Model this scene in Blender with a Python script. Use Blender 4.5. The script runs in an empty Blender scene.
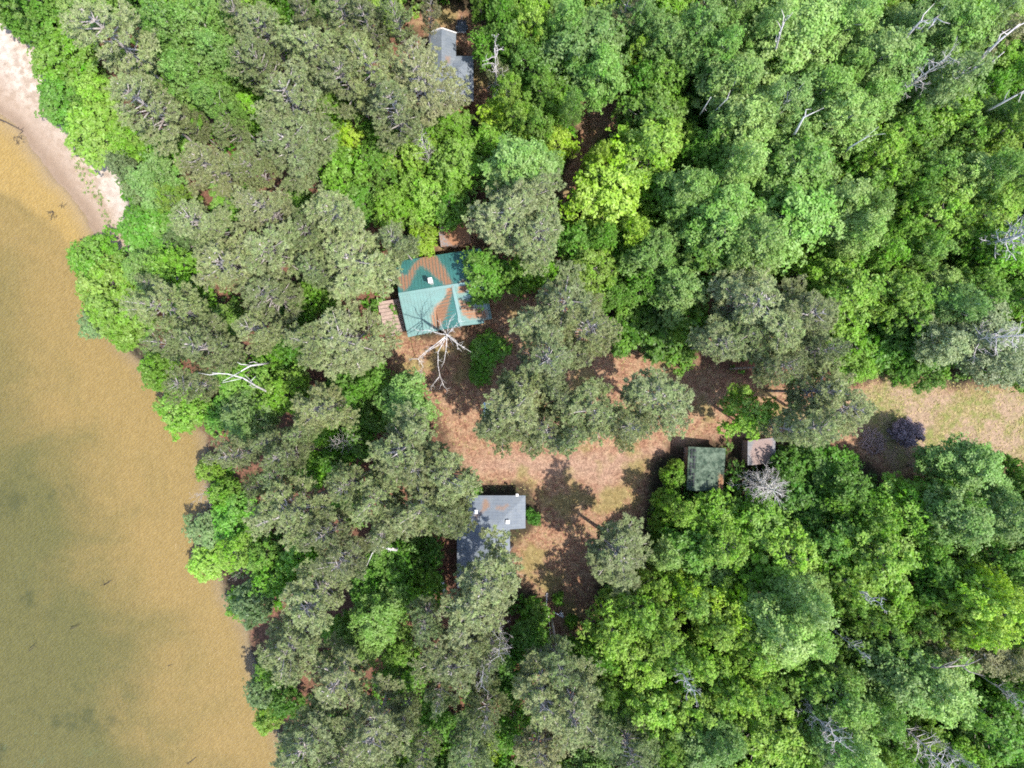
import bpy, math, random
import numpy as np
from mathutils import Vector, Matrix
R = np.random.RandomState
rng = R(7)
random.seed(7)
scn = bpy.context.scene
col = scn.collection
CAMZ, F = 75.0, 750.0          # camera height (m) and focal length in pixels
WATER_Z = -0.6

def at(u, v, h=0.0):
    "photo pixel -> world point at height h"
    d = (CAMZ - h) / F
    return np.array([(u - 512.0) * d, (384.0 - v) * d, h])

def px(p):
    d = F / (CAMZ - p[2])
    return 512 + p[0] * d, 384 - p[1] * d

# ------------------------------------------------------------------ object helpers
def tag(o, label=None, cat=None, group=None, kind=None):
    if label: o['label'] = label
    if cat: o['category'] = cat
    if group: o['group'] = group
    if kind: o['kind'] = kind
    return o

def link(name, data, parent=None):
    o = bpy.data.objects.new(name, data)
    col.objects.link(o)
    if parent is not None: o.parent = parent
    return o

def empty(name, loc, rz=0.0):
    o = link(name, None); o.location = loc; o.rotation_euler = (0, 0, rz)
    o.empty_display_size = 0.3
    return o

def mesh_np(name, V, loops, fsize, mat, attrs=None, smooth=False):
    "fast mesh from arrays; fsize = verts per face (int)"
    me = bpy.data.meshes.new(name)
    V = np.asarray(V, np.float32); loops = np.asarray(loops, np.int32)
    nf = len(loops) // fsize
    me.vertices.add(len(V)); me.vertices.foreach_set('co', V.ravel())
    me.loops.add(len(loops)); me.loops.foreach_set('vertex_index', loops)
    me.polygons.add(nf)
    me.polygons.foreach_set('loop_start', np.arange(nf, dtype=np.int32) * fsize)
    me.polygons.foreach_set('loop_total', np.full(nf, fsize, np.int32))
    if smooth: me.polygons.foreach_set('use_smooth', np.ones(nf, bool))
    if attrs:
        for k, (dom, typ, arr) in attrs.items():
            a = me.attributes.new(k, typ, dom)
            a.data.foreach_set('color' if 'COLOR' in typ else 'value', np.asarray(arr, np.float32).ravel())
    me.update(calc_edges=True)
    if mat: me.materials.append(mat)
    return me

class MB:
    "collects polygons with n-gon faces"
    def __init__(s): s.v = []; s.f = []
    def add(s, vs, fs):
        b = len(s.v); s.v += [tuple(map(float, p)) for p in vs]
        s.f += [tuple(b + i for i in f) for f in fs]
    def box(s, lo, hi, M=None):
        x0, y0, z0 = lo; x1, y1, z1 = hi
        vs = [(x0,y0,z0),(x1,y0,z0),(x1,y1,z0),(x0,y1,z0),(x0,y0,z1),(x1,y0,z1),(x1,y1,z1),(x0,y1,z1)]
        if M is not None: vs = [M @ Vector(p) for p in vs]
        s.add(vs, [(3,2,1,0),(4,5,6,7),(0,1,5,4),(1,2,6,5),(2,3,7,6),(3,0,4,7)])
    def bar(s, a, b, w, h):
        a = Vector(a); b = Vector(b); d = (b - a)
        L = d.length; d.normalize()
        up = Vector((0,0,1)) if abs(d.z) < .95 else Vector((1,0,0))
        x = d.cross(up).normalized(); y = x.cross(d)
        vs = []
        for p in (a, b):
            for sx, sy in ((-1,-1),(1,-1),(1,1),(-1,1)): vs.append(p + x*sx*w/2 + y*sy*h/2)
        s.add(vs, [(0,1,2,3),(7,6,5,4),(0,4,5,1),(1,5,6,2),(2,6,7,3),(3,7,4,0)])
    def tube(s, pts, rad, n=6):
        pts = [Vector(p) for p in pts]; rings = []
        for i, p in enumerate(pts):
            d = (pts[min(i+1, len(pts)-1)] - pts[max(i-1, 0)]).normalized()
            up = Vector((0,0,1)) if abs(d.z) < .9 else Vector((1,0,0))
            x = d.cross(up).normalized(); y = x.cross(d)
            r = rad[i]
            rings.append([p + x*(r*math.cos(6.2832*k/n)) + y*(r*math.sin(6.2832*k/n)) for k in range(n)])
        b = len(s.v)
        for r in rings: s.v += [tuple(q) for q in r]
        for i in range(len(pts)-1):
            for k in range(n):
                k2 = (k+1) % n
                s.f.append((b+i*n+k, b+i*n+k2, b+(i+1)*n+k2, b+(i+1)*n+k))
        s.f.append(tuple(b+k for k in reversed(range(n))))
        s.f.append(tuple(b+(len(pts)-1)*n+k for k in range(n)))
    def slab(s, quad, t):
        "four corners (top face, ccw), thickness t downward"
        q = [Vector(p) for p in quad]
        s.add(q + [p - Vector((0,0,t)) for p in q], [(0,1,2,3),(7,6,5,4),(0,4,5,1),(1,5,6,2),(2,6,7,3),(3,7,4,0)])
    def mesh(s, name, mat, smooth=False):
        me = bpy.data.meshes.new(name); me.from_pydata(s.v, [], s.f)
        if smooth: me.polygons.foreach_set('use_smooth', [True]*len(me.polygons))
        me.materials.append(mat); me.update(); return me
    def build(s, name, mat, parent=None, smooth=False):
        return link(name, s.mesh(name, mat, smooth), parent)

# ------------------------------------------------------------------ materials
class NT:
    def __init__(s, name):
        s.m = bpy.data.materials.new(name); s.m.use_nodes = True
        s.t = s.m.node_tree; s.t.nodes.clear()
        s.out = s.n('ShaderNodeOutputMaterial')
    def n(s, typ, **kw):
        x = s.t.nodes.new(typ)
        for k, v in kw.items(): setattr(x, k, v)
        return x
    def l(s, a, b): s.t.links.new(a, b)
    def val(s, x, sock):
        if hasattr(x, 'is_output'): s.l(x, sock)
        else: sock.default_value = x
    def math(s, op, a, b=0.0, c=0.0, clamp=False):
        x = s.n('ShaderNodeMath', operation=op, use_clamp=clamp)
        s.val(a, x.inputs[0]); s.val(b, x.inputs[1]); s.val(c, x.inputs[2]); return x.outputs[0]
    def mix(s, f, a, b, mode='MIX'):
        x = s.n('ShaderNodeMix', data_type='RGBA', blend_type=mode)
        s.val(f, x.inputs[0])
        for v, i in ((a, 6), (b, 7)):
            if hasattr(v, 'is_output'): s.l(v, x.inputs[i])
            else: x.inputs[i].default_value = (*v, 1) if len(v) == 3 else v
        return x.outputs[2]
    def noise(s, scale, detail=4, rough=.55, vec=None, dist=0.0, dim='3D'):
        x = s.n('ShaderNodeTexNoise', noise_dimensions=dim)
        x.inputs['Scale'].default_value = scale; x.inputs['Detail'].default_value = detail
        x.inputs['Roughness'].default_value = rough; x.inputs['Distortion'].default_value = dist
        if vec is not None: s.l(vec, x.inputs['Vector'])
        return x.outputs['Fac']
    def ramp(s, f, lo, hi, smooth=True):
        x = s.n('ShaderNodeMapRange', interpolation_type='SMOOTHSTEP' if smooth else 'LINEAR')
        s.l(f, x.inputs[0]); x.inputs[1].default_value = lo; x.inputs[2].default_value = hi
        return x.outputs[0]
    def pos(s): return s.n('ShaderNodeNewGeometry').outputs['Position']
    def obj(s): return s.n('ShaderNodeTexCoord').outputs['Object']
    def mapv(s, vec, scale=(1,1,1), rot=(0,0,0)):
        x = s.n('ShaderNodeMapping'); s.l(vec, x.inputs[0]); x.inputs['Scale'].default_value = scale; x.inputs['Rotation'].default_value = rot
        return x.outputs[0]
    def attr(s, name, out='Fac'):
        x = s.n('ShaderNodeAttribute', attribute_name=name); return x.outputs[out]
    def bsdf(s, base, rough=.8, spec=.3, metal=0.0, bump=None, bstr=.3, bdist=.05):
        b = s.n('ShaderNodeBsdfPrincipled')
        if hasattr(base, 'is_output'): s.l(base, b.inputs['Base Color'])
        else: b.inputs['Base Color'].default_value = (*base, 1)
        s.val(rough, b.inputs['Roughness']); s.val(metal, b.inputs['Metallic'])
        b.inputs['Specular IOR Level'].default_value = spec
        if bump is not None:
            k = s.n('ShaderNodeBump'); k.inputs['Strength'].default_value = bstr; k.inputs['Distance'].default_value = bdist
            s.l(bump, k.inputs['Height']); s.l(k.outputs[0], b.inputs['Normal'])
        return b
    def done(s, sh):
        s.l(sh.outputs[0] if hasattr(sh, 'outputs') else sh, s.out.inputs['Surface']); return s.m

def mat_plain(name, c, rough=.8, var=.25, scale=3.0, spec=.3, metal=0.0, stretch=(1,1,1), bstr=.25):
    t = NT(name); f = t.noise(scale, 5, .6, t.mapv(t.obj(), stretch))
    a = tuple(x*(1-var) for x in c); b = tuple(min(1, x*(1+var)) for x in c)
    return t.done(t.bsdf(t.mix(t.ramp(f, .3, .7), a, b), rough, spec, metal, f, bstr))

def mat_leaf(name, trans=.32, vlo=.72, vhi=1.3, hue=.03, rough=.6, spec=.25):
    t = NT(name)
    oi = t.n('ShaderNodeObjectInfo')
    v = t.attr('v'); w = t.attr('w')
    h = t.n('ShaderNodeHueSaturation')
    t.l(oi.outputs['Color'], h.inputs['Color'])
    t.l(t.math('MULTIPLY_ADD', w, hue*2, .5-hue), h.inputs['Hue'])
    t.l(t.math('MULTIPLY_ADD', w, .3, .85), h.inputs['Saturation'])
    t.l(t.math('MULTIPLY_ADD', v, vhi-vlo, vlo), h.inputs['Value'])
    b = t.bsdf(h.outputs[0], rough, spec)
    tr = t.n('ShaderNodeBsdfTranslucent'); g = t.n('ShaderNodeHueSaturation')
    t.l(h.outputs[0], g.inputs['Color']); g.inputs['Hue'].default_value = .478; g.inputs['Saturation'].default_value = 1.1; g.inputs['Value'].default_value = 1.25
    t.l(g.outputs[0], tr.inputs[0])
    mx = t.n('ShaderNodeMixShader'); mx.inputs[0].default_value = trans
    t.l(b.outputs[0], mx.inputs[1]); t.l(tr.outputs[0], mx.inputs[2])
    return t.done(mx)

def mat_bark(name, a, b, scale=6, stretch=(1,1,.25)):
    t = NT(name); f = t.noise(scale, 5, .65, t.mapv(t.obj(), stretch))
    return t.done(t.bsdf(t.mix(t.ramp(f, .35, .65), a, b), .9, .2, 0, f, .5))
# ------------------------------------------------------------------ plant prototypes (leaf by leaf)
def norm(a): return a / np.maximum(np.linalg.norm(a, axis=-1, keepdims=True), 1e-9)

def leaves_mesh(name, C, N, L, W, v, w, mat, r, T=None):
    "rhombic leaves: centres C, normals N, half length L, half width W"
    n = len(C)
    N = norm(N)
    if T is None: T = r.normal(size=(n, 3))
    T = norm(T - N * (T * N).sum(1, keepdims=True)); B = np.cross(N, T)
    L = L[:, None]; W = W[:, None]
    V = np.empty((n, 4, 3), np.float32)
    fold = N * W * .18
    V[:, 0] = C - T * L; V[:, 1] = C + B * W - T * L * .1 + fold
    V[:, 2] = C + T * L; V[:, 3] = C - B * W - T * L * .1 + fold
    return mesh_np(name, V.reshape(-1, 3), np.arange(n * 4), 4, mat,
                   {'v': ('FACE', 'FLOAT', v), 'w': ('FACE', 'FLOAT', w)})

def sprays(C, N, k, spread, L, W, r, tilt=.5, ln=.48):
    "k leaves round every spray centre, tips fanning outward along the spray's own plane"
    n = len(C); N = norm(N)
    a = r.uniform(0, 2*math.pi, (n, k)); rad = spread * np.sqrt(r.uniform(.02, 1, (n, k)))
    t = norm(np.cross(N, r.normal(size=(n, 3)))); b = np.cross(N, t)
    off = t[:, None]*(np.cos(a)*rad)[..., None] + b[:, None]*(np.sin(a)*rad)[..., None]
    P = C[:, None] + off + N[:, None]*(r.normal(0, .3, (n, k))*spread - rad*.35)[..., None]
    NN = N[:, None] + r.normal(0, tilt, (n, k, 3)) + off/np.maximum(spread, 1e-6)*.35
    LL = L * r.uniform(1-ln, 1+ln, (n, k)); WW = W * r.uniform(1-ln, 1+ln, (n, k))
    return P.reshape(-1, 3), NN.reshape(-1, 3), LL.ravel(), WW.ravel(), off.reshape(-1, 3)

def crown_pine(seed, mat, barkm, Rc=4.0, H=18.0, zb=9.0, nlev=9, flat=1.0, dens=1.0):
    r = R(seed); mb = MB()
    bend = r.normal(0, .25, 2)
    tp = [Vector((bend[0]*(t**2), bend[1]*(t**2), t*(H-.6))) for t in np.linspace(0, 1, 7)]
    mb.tube(tp, [.24*(1-.8*t)+.02 for t in np.linspace(0, 1, 7)], 7)
    tc, td = [], []
    ecc = r.uniform(.72, 1.0); ea = r.uniform(0, 3.14)
    lob = r.uniform(0, 6.28, 4); la = r.uniform(.05, .20, 4)
    for lev in range(nlev):
        t = lev/(nlev-1.0)
        z = zb + (H-1.2-zb)*t
        rr = Rc*(math.sin(math.pi*(.30+.66*t))**.8)*(1 if t > .25 else .8+.8*t)
        nb = int(r.randint(5, 8))
        a0 = r.uniform(0, 6.28)
        for i in range(nb):
            if r.rand() < .14: continue
            a = a0 + 6.283*i/nb + r.normal(0, .22)
            m = 1 + sum(la[q]*math.cos((q+2)*a+lob[q]) for q in range(4))
            m *= 1-(1-ecc)*math.cos(a-ea)**2
            ln = rr*m*r.uniform(.66, 1.12)
            up = r.uniform(.10, .34) + .45*t*t
            d = np.array([math.cos(a), math.sin(a), up]); side = np.array([-math.sin(a), math.cos(a), 0])
            base = np.array([bend[0]*(z/H)**2, bend[1]*(z/H)**2, z])
            end = base + d*ln + np.array([0, 0, .06*ln*flat])
            mid = base + d*ln*.55 + np.array([0, 0, -.05*ln])
            mb.tube([base, mid, end], [.07+.014*ln, .05+.008*ln, .02], 4)
            ns = max(2, int(round(ln*1.7)))
            for q in range(ns):
                f = .42 + .58*(q+r.rand()*.6)/ns
                sl = (.25+.75*math.sin(min(1., f)*2.6))*ln*.34*r.uniform(.6, 1.25)
                for sg in ((-1, 1) if f < .93 else (0,)):
                    p0 = base + (end-base)*f
                    sd = side*sg*.85 + d*.55; sd[2] += r.uniform(.0, .35)
                    p1 = p0 + sd*sl
                    if r.rand() < .5: mb.tube([p0, p1], [.022, .010], 3)
                    nt = max(1, int(round(sl/.36*dens)))
                    for k in range(nt):
                        g = (k+.6+.5*r.rand())/nt
                        tc.append(p0 + (p1-p0)*g + r.normal(0, .09, 3)); td.append(sd + np.array([0, 0, .9]))
            tc.append(end); td.append(d+np.array([0, 0, .8]))
        # bare dead twigs low inside
        if t < .55:
            for i in range(4):
                a = r.uniform(0, 6.28); ln = r.uniform(.4, .8)*Rc
                b0 = np.array([0, 0, z-.4]); e = b0+np.array([math.cos(a)*ln, math.sin(a)*ln, r.uniform(.0, .8)])
                mb.tube([b0, (b0+e)/2+r.normal(0, .08, 3), e], [.035, .022, .008], 3)
    tc = np.array(tc); td = norm(np.array(td))
    n = len(tc); k = 15
    # needle tufts: bundles radiating from the shoot into its upper half
    D = td[:, None]*.55 + r.normal(0, .62, (n, k, 3)); D[..., 2] = np.abs(D[..., 2])*.8 + .05
    D = norm(D)
    Ln = .16*r.uniform(.75, 1.3, (n, k))
    C = tc[:, None] + D*(Ln*1.15)[..., None]
    N = np.cross(D, r.normal(size=(n, k, 3))); N[..., 2] = np.abs(N[..., 2])+.75
    vt = r.rand(n); wt = r.rand(n)
    v = np.clip(vt[:, None]*.65+r.rand(n, k)*.35, 0, 1); w = np.clip(wt[:, None]*.7+r.rand(n, k)*.3, 0, 1)
    crown = leaves_mesh('crown', C.reshape(-1, 3), N.reshape(-1, 3), Ln.ravel(), np.full(n*k, .055)*r.uniform(.7, 1.3, n*k), v.ravel(), w.ravel(), mat, r, D.reshape(-1, 3))
    return crown, mb.mesh('trunk', barkm, True), dict(R=Rc, H=H, hc=zb+(H-zb)*.55)

def crown_broad(seed, mat, barkm, Rc=4.0, H=13.0, zb=4.0, nlobe=46, lobe=1.05, ns=26, k=7, L=.19, W=.105, spread=.26, tilt=.38, top=1.0, rough=.16, limbs=True, tr=.2, conic=0.0):
    r = R(seed); mb = MB()
    zc = zb + (H-zb)*.42; up = H-zc-.5*lobe; dn = zc-zb
    # lobe centres on an uneven dome
    ang, ct = r.uniform(0, 6.283, 6), r.uniform(.5, 1.0, 6)
    pts = []
    tries = 0
    md = 1.25*lobe
    while len(pts) < nlobe and tries < 4000:
        tries += 1
        if tries % 600 == 0: md *= .85
        d = norm(r.normal(size=3)); 
        if d[2] < -.55: continue
        az = math.atan2(d[1], d[0])
        m = 1 + rough*sum(ct[q]*math.cos((q+1.7)*az+ang[q]) for q in range(4))*.8 + r.normal(0, rough*.45)
        sh = r.uniform(.8, 1.02) if r.rand() < .8 else r.uniform(.35, .8)
        zz = d[2]*(up*top if d[2] > 0 else dn)*sh
        cn = 1-conic*max(0., zz/up)
        p = np.array([d[0]*Rc*m*cn*sh*.86, d[1]*Rc*m*cn*sh*.86, zc + zz + r.normal(0, rough*1.3)])
        if all(np.sum((p-q)**2) > md*md for q in pts): pts.append(p)
    pts = np.array(pts); n = len(pts)
    lr = lobe*r.uniform(.6, 1.35, n)
    # sprays on the upper part of each lobe
    d = r.normal(size=(n, ns, 3)); d = norm(d); d[..., 2] = np.where(d[..., 2] < -.25, -d[..., 2], d[..., 2])
    out = norm(pts - np.array([0, 0, zc-1.5]))
    C = pts[:, None] + d*np.array([1, 1, .62])*(lr[:, None]*np.where(r.rand(n, ns) < .22, r.uniform(1.0, 1.55, (n, ns)), r.uniform(.5, 1.08, (n, ns))))[..., None]
    N = d*.6 + out[:, None]*.2 + np.array([0, 0, 1.0])
    C = C.reshape(-1, 3); N = N.reshape(-1, 3)
    P, NN, LL, WW, T = sprays(C, N, k, spread, L, W, r, tilt)
    vs = np.repeat(r.rand(n), ns*k)*.3 + np.repeat(r.rand(n*ns), k)*.45 + r.rand(n*ns*k)*.25
    ws = np.repeat(r.rand(n), ns*k)*.4 + np.repeat(r.rand(n*ns), k)*.3 + r.rand(n*ns*k)*.3
    crown = leaves_mesh('crown', P, NN, LL, WW, vs, ws, mat, r, T + r.normal(0, .12, T.shape))
    bx = r.normal(0, .35, 2)
    zt = zc + up*.55
    f = np.linspace(0, 1, 6)
    mb.tube([(bx[0]*t*t, bx[1]*t*t, zt*t) for t in f], [tr*(1-.75*t)+.03 for t in f], 7)
    if limbs:
        for i in r.permutation(n)[:min(n, 26)]:
            p = pts[i]; z0 = max(.35*zb, min(p[2]-.8-.35*math.hypot(p[0], p[1]), zt*.97)); t = z0/zt
            b = np.array([bx[0]*t*t, bx[1]*t*t, z0])
            mb.tube([b, b*.45+p*.55+np.array([0, 0, -.25])+r.normal(0, .12, 3), p], [.075*tr/.2, .05*tr/.2, .015], 4)
    return crown, mb.mesh('trunk', barkm, True), dict(R=Rc, H=H, hc=zc+up*.35)

def dead_tree(seed, barkm, H=12., Rc=4., nb=14, zb=.45, sub=4, fine=0, r0=.2, up=(.0, .5), lean=(0, 0), up2=.25, wig=.12, droop=0.0):
    r = R(seed); tk, mb = MB(), MB()
    f = np.linspace(0, 1, 7)
    tk.tube([(lean[0]*t*t+r.normal(0, .05), lean[1]*t*t+r.normal(0, .05), H*t) for t in f], [r0*(1-.8*t)+.02 for t in f], 7)
    def branch(p, d, L, rad, lvl):
        n = 4; q = [np.array(p, float)]; dd = np.array(d, float)
        for i in range(n):
            dd = norm(dd + r.normal(0, wig*1.6, 3) + np.array([0, 0, up2*.2 - droop])); q.append(q[-1]+dd*L/n)
        mb.tube(q, [rad*(1-.72*i/n)+.004 for i in range(n+1)], 5 if lvl == 0 else 3)
        if lvl < 2:
            for i in range(sub if lvl == 0 else sub-1+fine):
                g = r.uniform(.3, .98); j = min(int(g*n), n-1); b = q[j]+(q[j+1]-q[j])*(g*n-j)
                side = norm(np.cross(dd, r.normal(size=3)))
                branch(b, norm(dd*.75+side*r.uniform(.5, 1.0)), L*r.uniform(.25, .5)*(1.15-.4*g), rad*.5, lvl+1)
    for i in range(nb):
        t = zb+(1-zb)*(i+r.rand())/nb
        a = i*2.4+r.normal(0, .3); e = r.uniform(*up)
        br = Rc*r.uniform(.6, 1.1)*(1.1-.55*t)
        branch((lean[0]*t*t, lean[1]*t*t, H*t), norm(np.array([math.cos(a), math.sin(a), e])), br, r0*.36*(1.2-.6*t), 0)
    return mb.mesh('branches', barkm, True), tk.mesh('trunk', barkm, True), dict(R=Rc, H=H, hc=H*(zb+1)/2)
# ------------------------------------------------------------------ 2D masks in world metres
def polyw(pts, h=0.0): return np.array([at(u, v, h)[:2] for u, v in pts])

def inside(P, poly):
    x, y = P[:, 0], P[:, 1]; c = np.zeros(len(P), bool)
    n = len(poly)
    for i in range(n):
        x0, y0 = poly[i]; x1, y1 = poly[(i+1) % n]
        if y0 == y1: continue
        k = ((y0 > y) != (y1 > y)) & (x < (x1-x0)*(y-y0)/(y1-y0)+x0)
        c ^= k
    return c

def dist(P, line, closed=False):
    d = np.full(len(P), 1e9); n = len(line)
    for i in range(n if closed else n-1):
        a = line[i]; b = line[(i+1) % n]; ab = b-a
        t = np.clip(((P-a) @ ab)/max(ab @ ab, 1e-9), 0, 1)
        d = np.minimum(d, np.hypot(*(P - a - t[:, None]*ab).T))
    return d

def sdf(P, poly):
    "positive inside, metres"
    d = dist(P, poly, True); return np.where(inside(P, poly), d, -d)

SHORE = [(-4000,-3000),(-300,-170),(-60,50),(0,112),(22,134),(45,163),(64,186),(80,213),(99,243),(106,270),(108,310),(124,345),(158,372),(184,405),(207,436),(212,500),(210,545),(224,580),(243,620),(258,660),(274,700),(285,740),(292,768),(312,830),(420,1100),(2200,6000)]
shore_w = polyw(SHORE, WATER_Z)
lake_poly = np.vstack([shore_w, np.array([[-5000., -6000.], [-6000., 4000.]])])
SAND = polyw([(-120,-80),(0,14),(22,34),(38,52),(48,78),(50,100),(60,122),(78,146),(95,150),(112,160),(126,188),(130,226),(128,250),(104,262),(60,235),(-100,120)])
CLEAR = [polyw(p) for p in (
 [(384,345),(400,333),(430,343),(470,322),(500,300),(560,300),(600,330),(640,345),(700,362),(760,386),(850,384),(872,377),(920,378),(960,388),(1040,380),(1120,380),(1120,500),(1030,482),(960,478),(930,482),(878,474),(850,452),(780,438),(745,436),(690,442),(668,446),(655,470),(648,510),(640,540),(600,575),(592,640),(560,652),(545,640),(535,600),(515,575),(512,545),(540,520),(530,488),(470,486),(452,455),(430,400),(398,372)],
 [(405,18),(440,8),(470,12),(492,30),(490,60),(505,95),(490,112),(440,118),(452,100),(470,90),(462,50),(428,38)],
 [(585,92),(612,88),(632,112),(622,128),(598,140),(585,175),(572,205),(556,232),(545,225),(560,190),(572,150),(580,120)],
 [(470,300),(500,285),(520,300),(500,340),(470,340)],
 [(425,242),(440,222),(475,220),(480,250),(440,256)])]
DRIVE = polyw([(430,430),(470,455),(560,452),(640,446),(690,438),(760,428),(800,400),(870,392),(1100,400),(1100,425),(900,430),(800,432),(700,448),(650,462),(610,490),(560,480),(480,478),(445,460)])
GRASS = polyw([(868,378),(960,388),(1100,385),(1100,470),(960,470),(900,468),(872,440),(862,405)])
PINES = [polyw(p) for p in ([(235,60),(330,10),(440,20),(430,100),(370,200),(400,260),(395,340),(440,420),(470,480),(470,560),(520,600),(560,660),(640,768),(300,768),(240,600),(230,480),(170,380),(150,330),(190,230),(180,160),(130,120),(100,40),(150,20),(190,120)],
 [(480,180),(560,190),(560,290),(650,370),(700,380),(690,290),(760,270),(850,380),(850,440),(700,440),(600,460),(500,460),(440,400),(480,290)],)]
# ------------------------------------------------------------------ ground sheet
def axis(lo, hi, step):
    a = list(np.arange(lo, hi+step*.5, step)); s = step
    b = [hi]; c = [lo]
    while b[-1] < 3000:
        s *= 1.45; b.append(b[-1]+s); c.append(c[-1]-s)
    return np.array(c[1:][::-1] + a + b[1:])
gx = axis(-60, 60, .24); gy = axis(-48, 48, .24)
GX, GY = np.meshgrid(gx, gy); P2 = np.stack([GX.ravel(), GY.ravel()], 1)
core = (np.abs(P2[:, 0]) < 64) & (np.abs(P2[:, 1]) < 52)

def vnoise(P, scale, seed, octv=4):
    r = R(seed); out = np.zeros(len(P)); amp = 1.0; tot = 0
    for o in range(octv):
        T = r.rand(64, 64); q = P/scale*(2**o) + r.rand(2)*64
        i = np.floor(q).astype(int); f = q-i; f = f*f*(3-2*f)
        a = T[i[:, 1] % 64, i[:, 0] % 64]; b = T[i[:, 1] % 64, (i[:, 0]+1) % 64]
        c = T[(i[:, 1]+1) % 64, i[:, 0] % 64]; d = T[(i[:, 1]+1) % 64, (i[:, 0]+1) % 64]
        out += amp*((a*(1-f[:, 0])+b*f[:, 0])*(1-f[:, 1])+(c*(1-f[:, 0])+d*f[:, 0])*f[:, 1]); tot += amp; amp *= .5
    return out/tot
sd_land = -sdf(P2, lake_poly)                       # + on land
sdn = sd_land + (vnoise(P2, 3.0, 3)-.5)*1.3
Z = np.where(sdn > 0, WATER_Z + np.clip(sdn*.11, 0, .6), WATER_Z + np.clip(sdn*.045, -2.4, 0))
Z += np.where(sdn > 4, (vnoise(P2, 4.0, 5)-.5)*.16, 0)
def sm(x, a, b): t = np.clip((x-a)/(b-a), 0, 1); return t*t*(3-2*t)
wob = (vnoise(P2, 2.2, 9)-.5)*2.4 + (vnoise(P2, .6, 10)-.5)*.8
m_sand = np.zeros(len(P2)); m_clear = np.zeros(len(P2)); m_grass = np.zeros(len(P2)); m_drive = np.zeros(len(P2)); m_bed = sm(-sdn, -.1, .5)
Pc = P2[core]
m_sand[core] = sm(sdf(Pc, SAND)+wob[core]*.5, -.4, .5)
m_clear[core] = np.max([sm(sdf(Pc, c)+wob[core]*.7, -.5, .8) for c in CLEAR], axis=0)
m_grass[core] = sm(sdf(Pc, GRASS)+wob[core], -1.0, 1.2)
m_drive[core] = sm(sdf(Pc, DRIVE)+wob[core]*.8, -.8, 1.6)
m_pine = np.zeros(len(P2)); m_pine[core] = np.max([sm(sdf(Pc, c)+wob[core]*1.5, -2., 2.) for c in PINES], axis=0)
nx, ny = len(gx), len(gy)
idx = np.arange(nx*ny).reshape(ny, nx)
quads = np.stack([idx[:-1, :-1], idx[:-1, 1:], idx[1:, 1:], idx[1:, :-1]], -1).reshape(-1)

t = NT('ground_soil'); P = t.pos()
A = t.n('ShaderNodeAttribute', attribute_name='zones'); sp = t.n('ShaderNodeSeparateColor'); t.l(A.outputs['Color'], sp.inputs[0])
A2 = t.n('ShaderNodeAttribute', attribute_name='zones_b'); sq = t.n('ShaderNodeSeparateColor'); t.l(A2.outputs['Color'], sq.inputs[0])
a_sand, a_clear, a_grass = sp.outputs[0], sp.outputs[1], sp.outputs[2]
a_drive, a_bed, a_pine = sq.outputs[0], sq.outputs[1], sq.outputs[2]
depth = t.attr('shore')                              # metres out into the lake
n_f = t.noise(4.5, 7, .78, P); n_m = t.noise(1.4, 5, .6, P); n_l = t.noise(.22, 4, .55, P); n_x = t.noise(26., 3, .7, P)
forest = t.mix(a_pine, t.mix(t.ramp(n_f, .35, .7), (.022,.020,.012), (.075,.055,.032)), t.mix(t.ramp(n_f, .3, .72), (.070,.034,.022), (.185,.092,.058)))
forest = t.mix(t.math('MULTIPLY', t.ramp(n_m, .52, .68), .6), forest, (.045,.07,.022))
n_p = t.noise(1.3, 8, .78, P, .5)
needles = t.mix(t.ramp(n_f, .40, .60), (.135,.064,.038), (.265,.148,.088))
needles = t.mix(t.math('MULTIPLY', t.ramp(n_m, .42, .62), .55), needles, (.31,.215,.125))
needles = t.mix(t.math('MULTIPLY', t.ramp(n_x, .55, .72), .55), needles, (.075,.042,.03))
needles = t.mix(t.math('MULTIPLY', t.ramp(n_p, .54, .66), .6), needles, (.13,.062,.042))
needles = t.mix(t.math('MULTIPLY', t.ramp(n_p, .44, .34), .5), needles, (.33,.21,.14))
drive = t.mix(t.ramp(n_f, .38, .62), (.20,.122,.085), (.32,.215,.152))
grass = t.mix(t.ramp(n_f, .40, .60), (.15,.125,.05), (.265,.21,.112))
grass = t.mix(t.math('MULTIPLY', t.ramp(n_m, .44, .58), .75), grass, (.135,.16,.04))
grass = t.mix(t.math('MULTIPLY', t.ramp(t.noise(.26, 5, .65, P), .46, .56), .75), grass, (.28,.19,.14))
grass = t.mix(t.math('MULTIPLY', t.ramp(n_p, .54, .66), .5), grass, (.14,.115,.045))
grass = t.mix(t.math('MULTIPLY', t.ramp(n_x, .56, .7), .45), grass, (.31,.225,.18))
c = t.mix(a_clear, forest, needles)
c = t.mix(t.math('MULTIPLY', t.math('MULTIPLY', a_drive, a_clear), .75), c, drive)
c = t.mix(t.math('MULTIPLY', t.math('MULTIPLY', a_clear, t.ramp(n_l, .5, .62)), .6), c, (.17,.155,.05))
c = t.mix(t.math('MULTIPLY', a_grass, a_clear), c, grass)
n_p0 = t.noise(3.0, 6, .75, P, .8)
sand = t.mix(t.ramp(n_m, .38, .62), (.215,.168,.128), (.335,.285,.235))
sand = t.mix(t.math('MULTIPLY', t.ramp(n_l, .45, .6), .5), sand, (.35,.31,.275))
sand = t.mix(t.math('MULTIPLY', t.ramp(n_p0, .53, .64), .5), sand, (.15,.112,.09))
wet = t.ramp(t.math('ADD', depth, t.math('MULTIPLY_ADD', n_l, 2., -1.)), -4.6, -1.2)
sand = t.mix(t.math('MULTIPLY', wet, .8), sand, (.195,.14,.098))
sand = t.mix(t.math('MULTIPLY', t.ramp(t.math('ADD', depth, t.math('MULTIPLY_ADD', n_m, 1.2, -.6)), -1.5, -.3), .6), sand, (.125,.085,.055))
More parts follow.
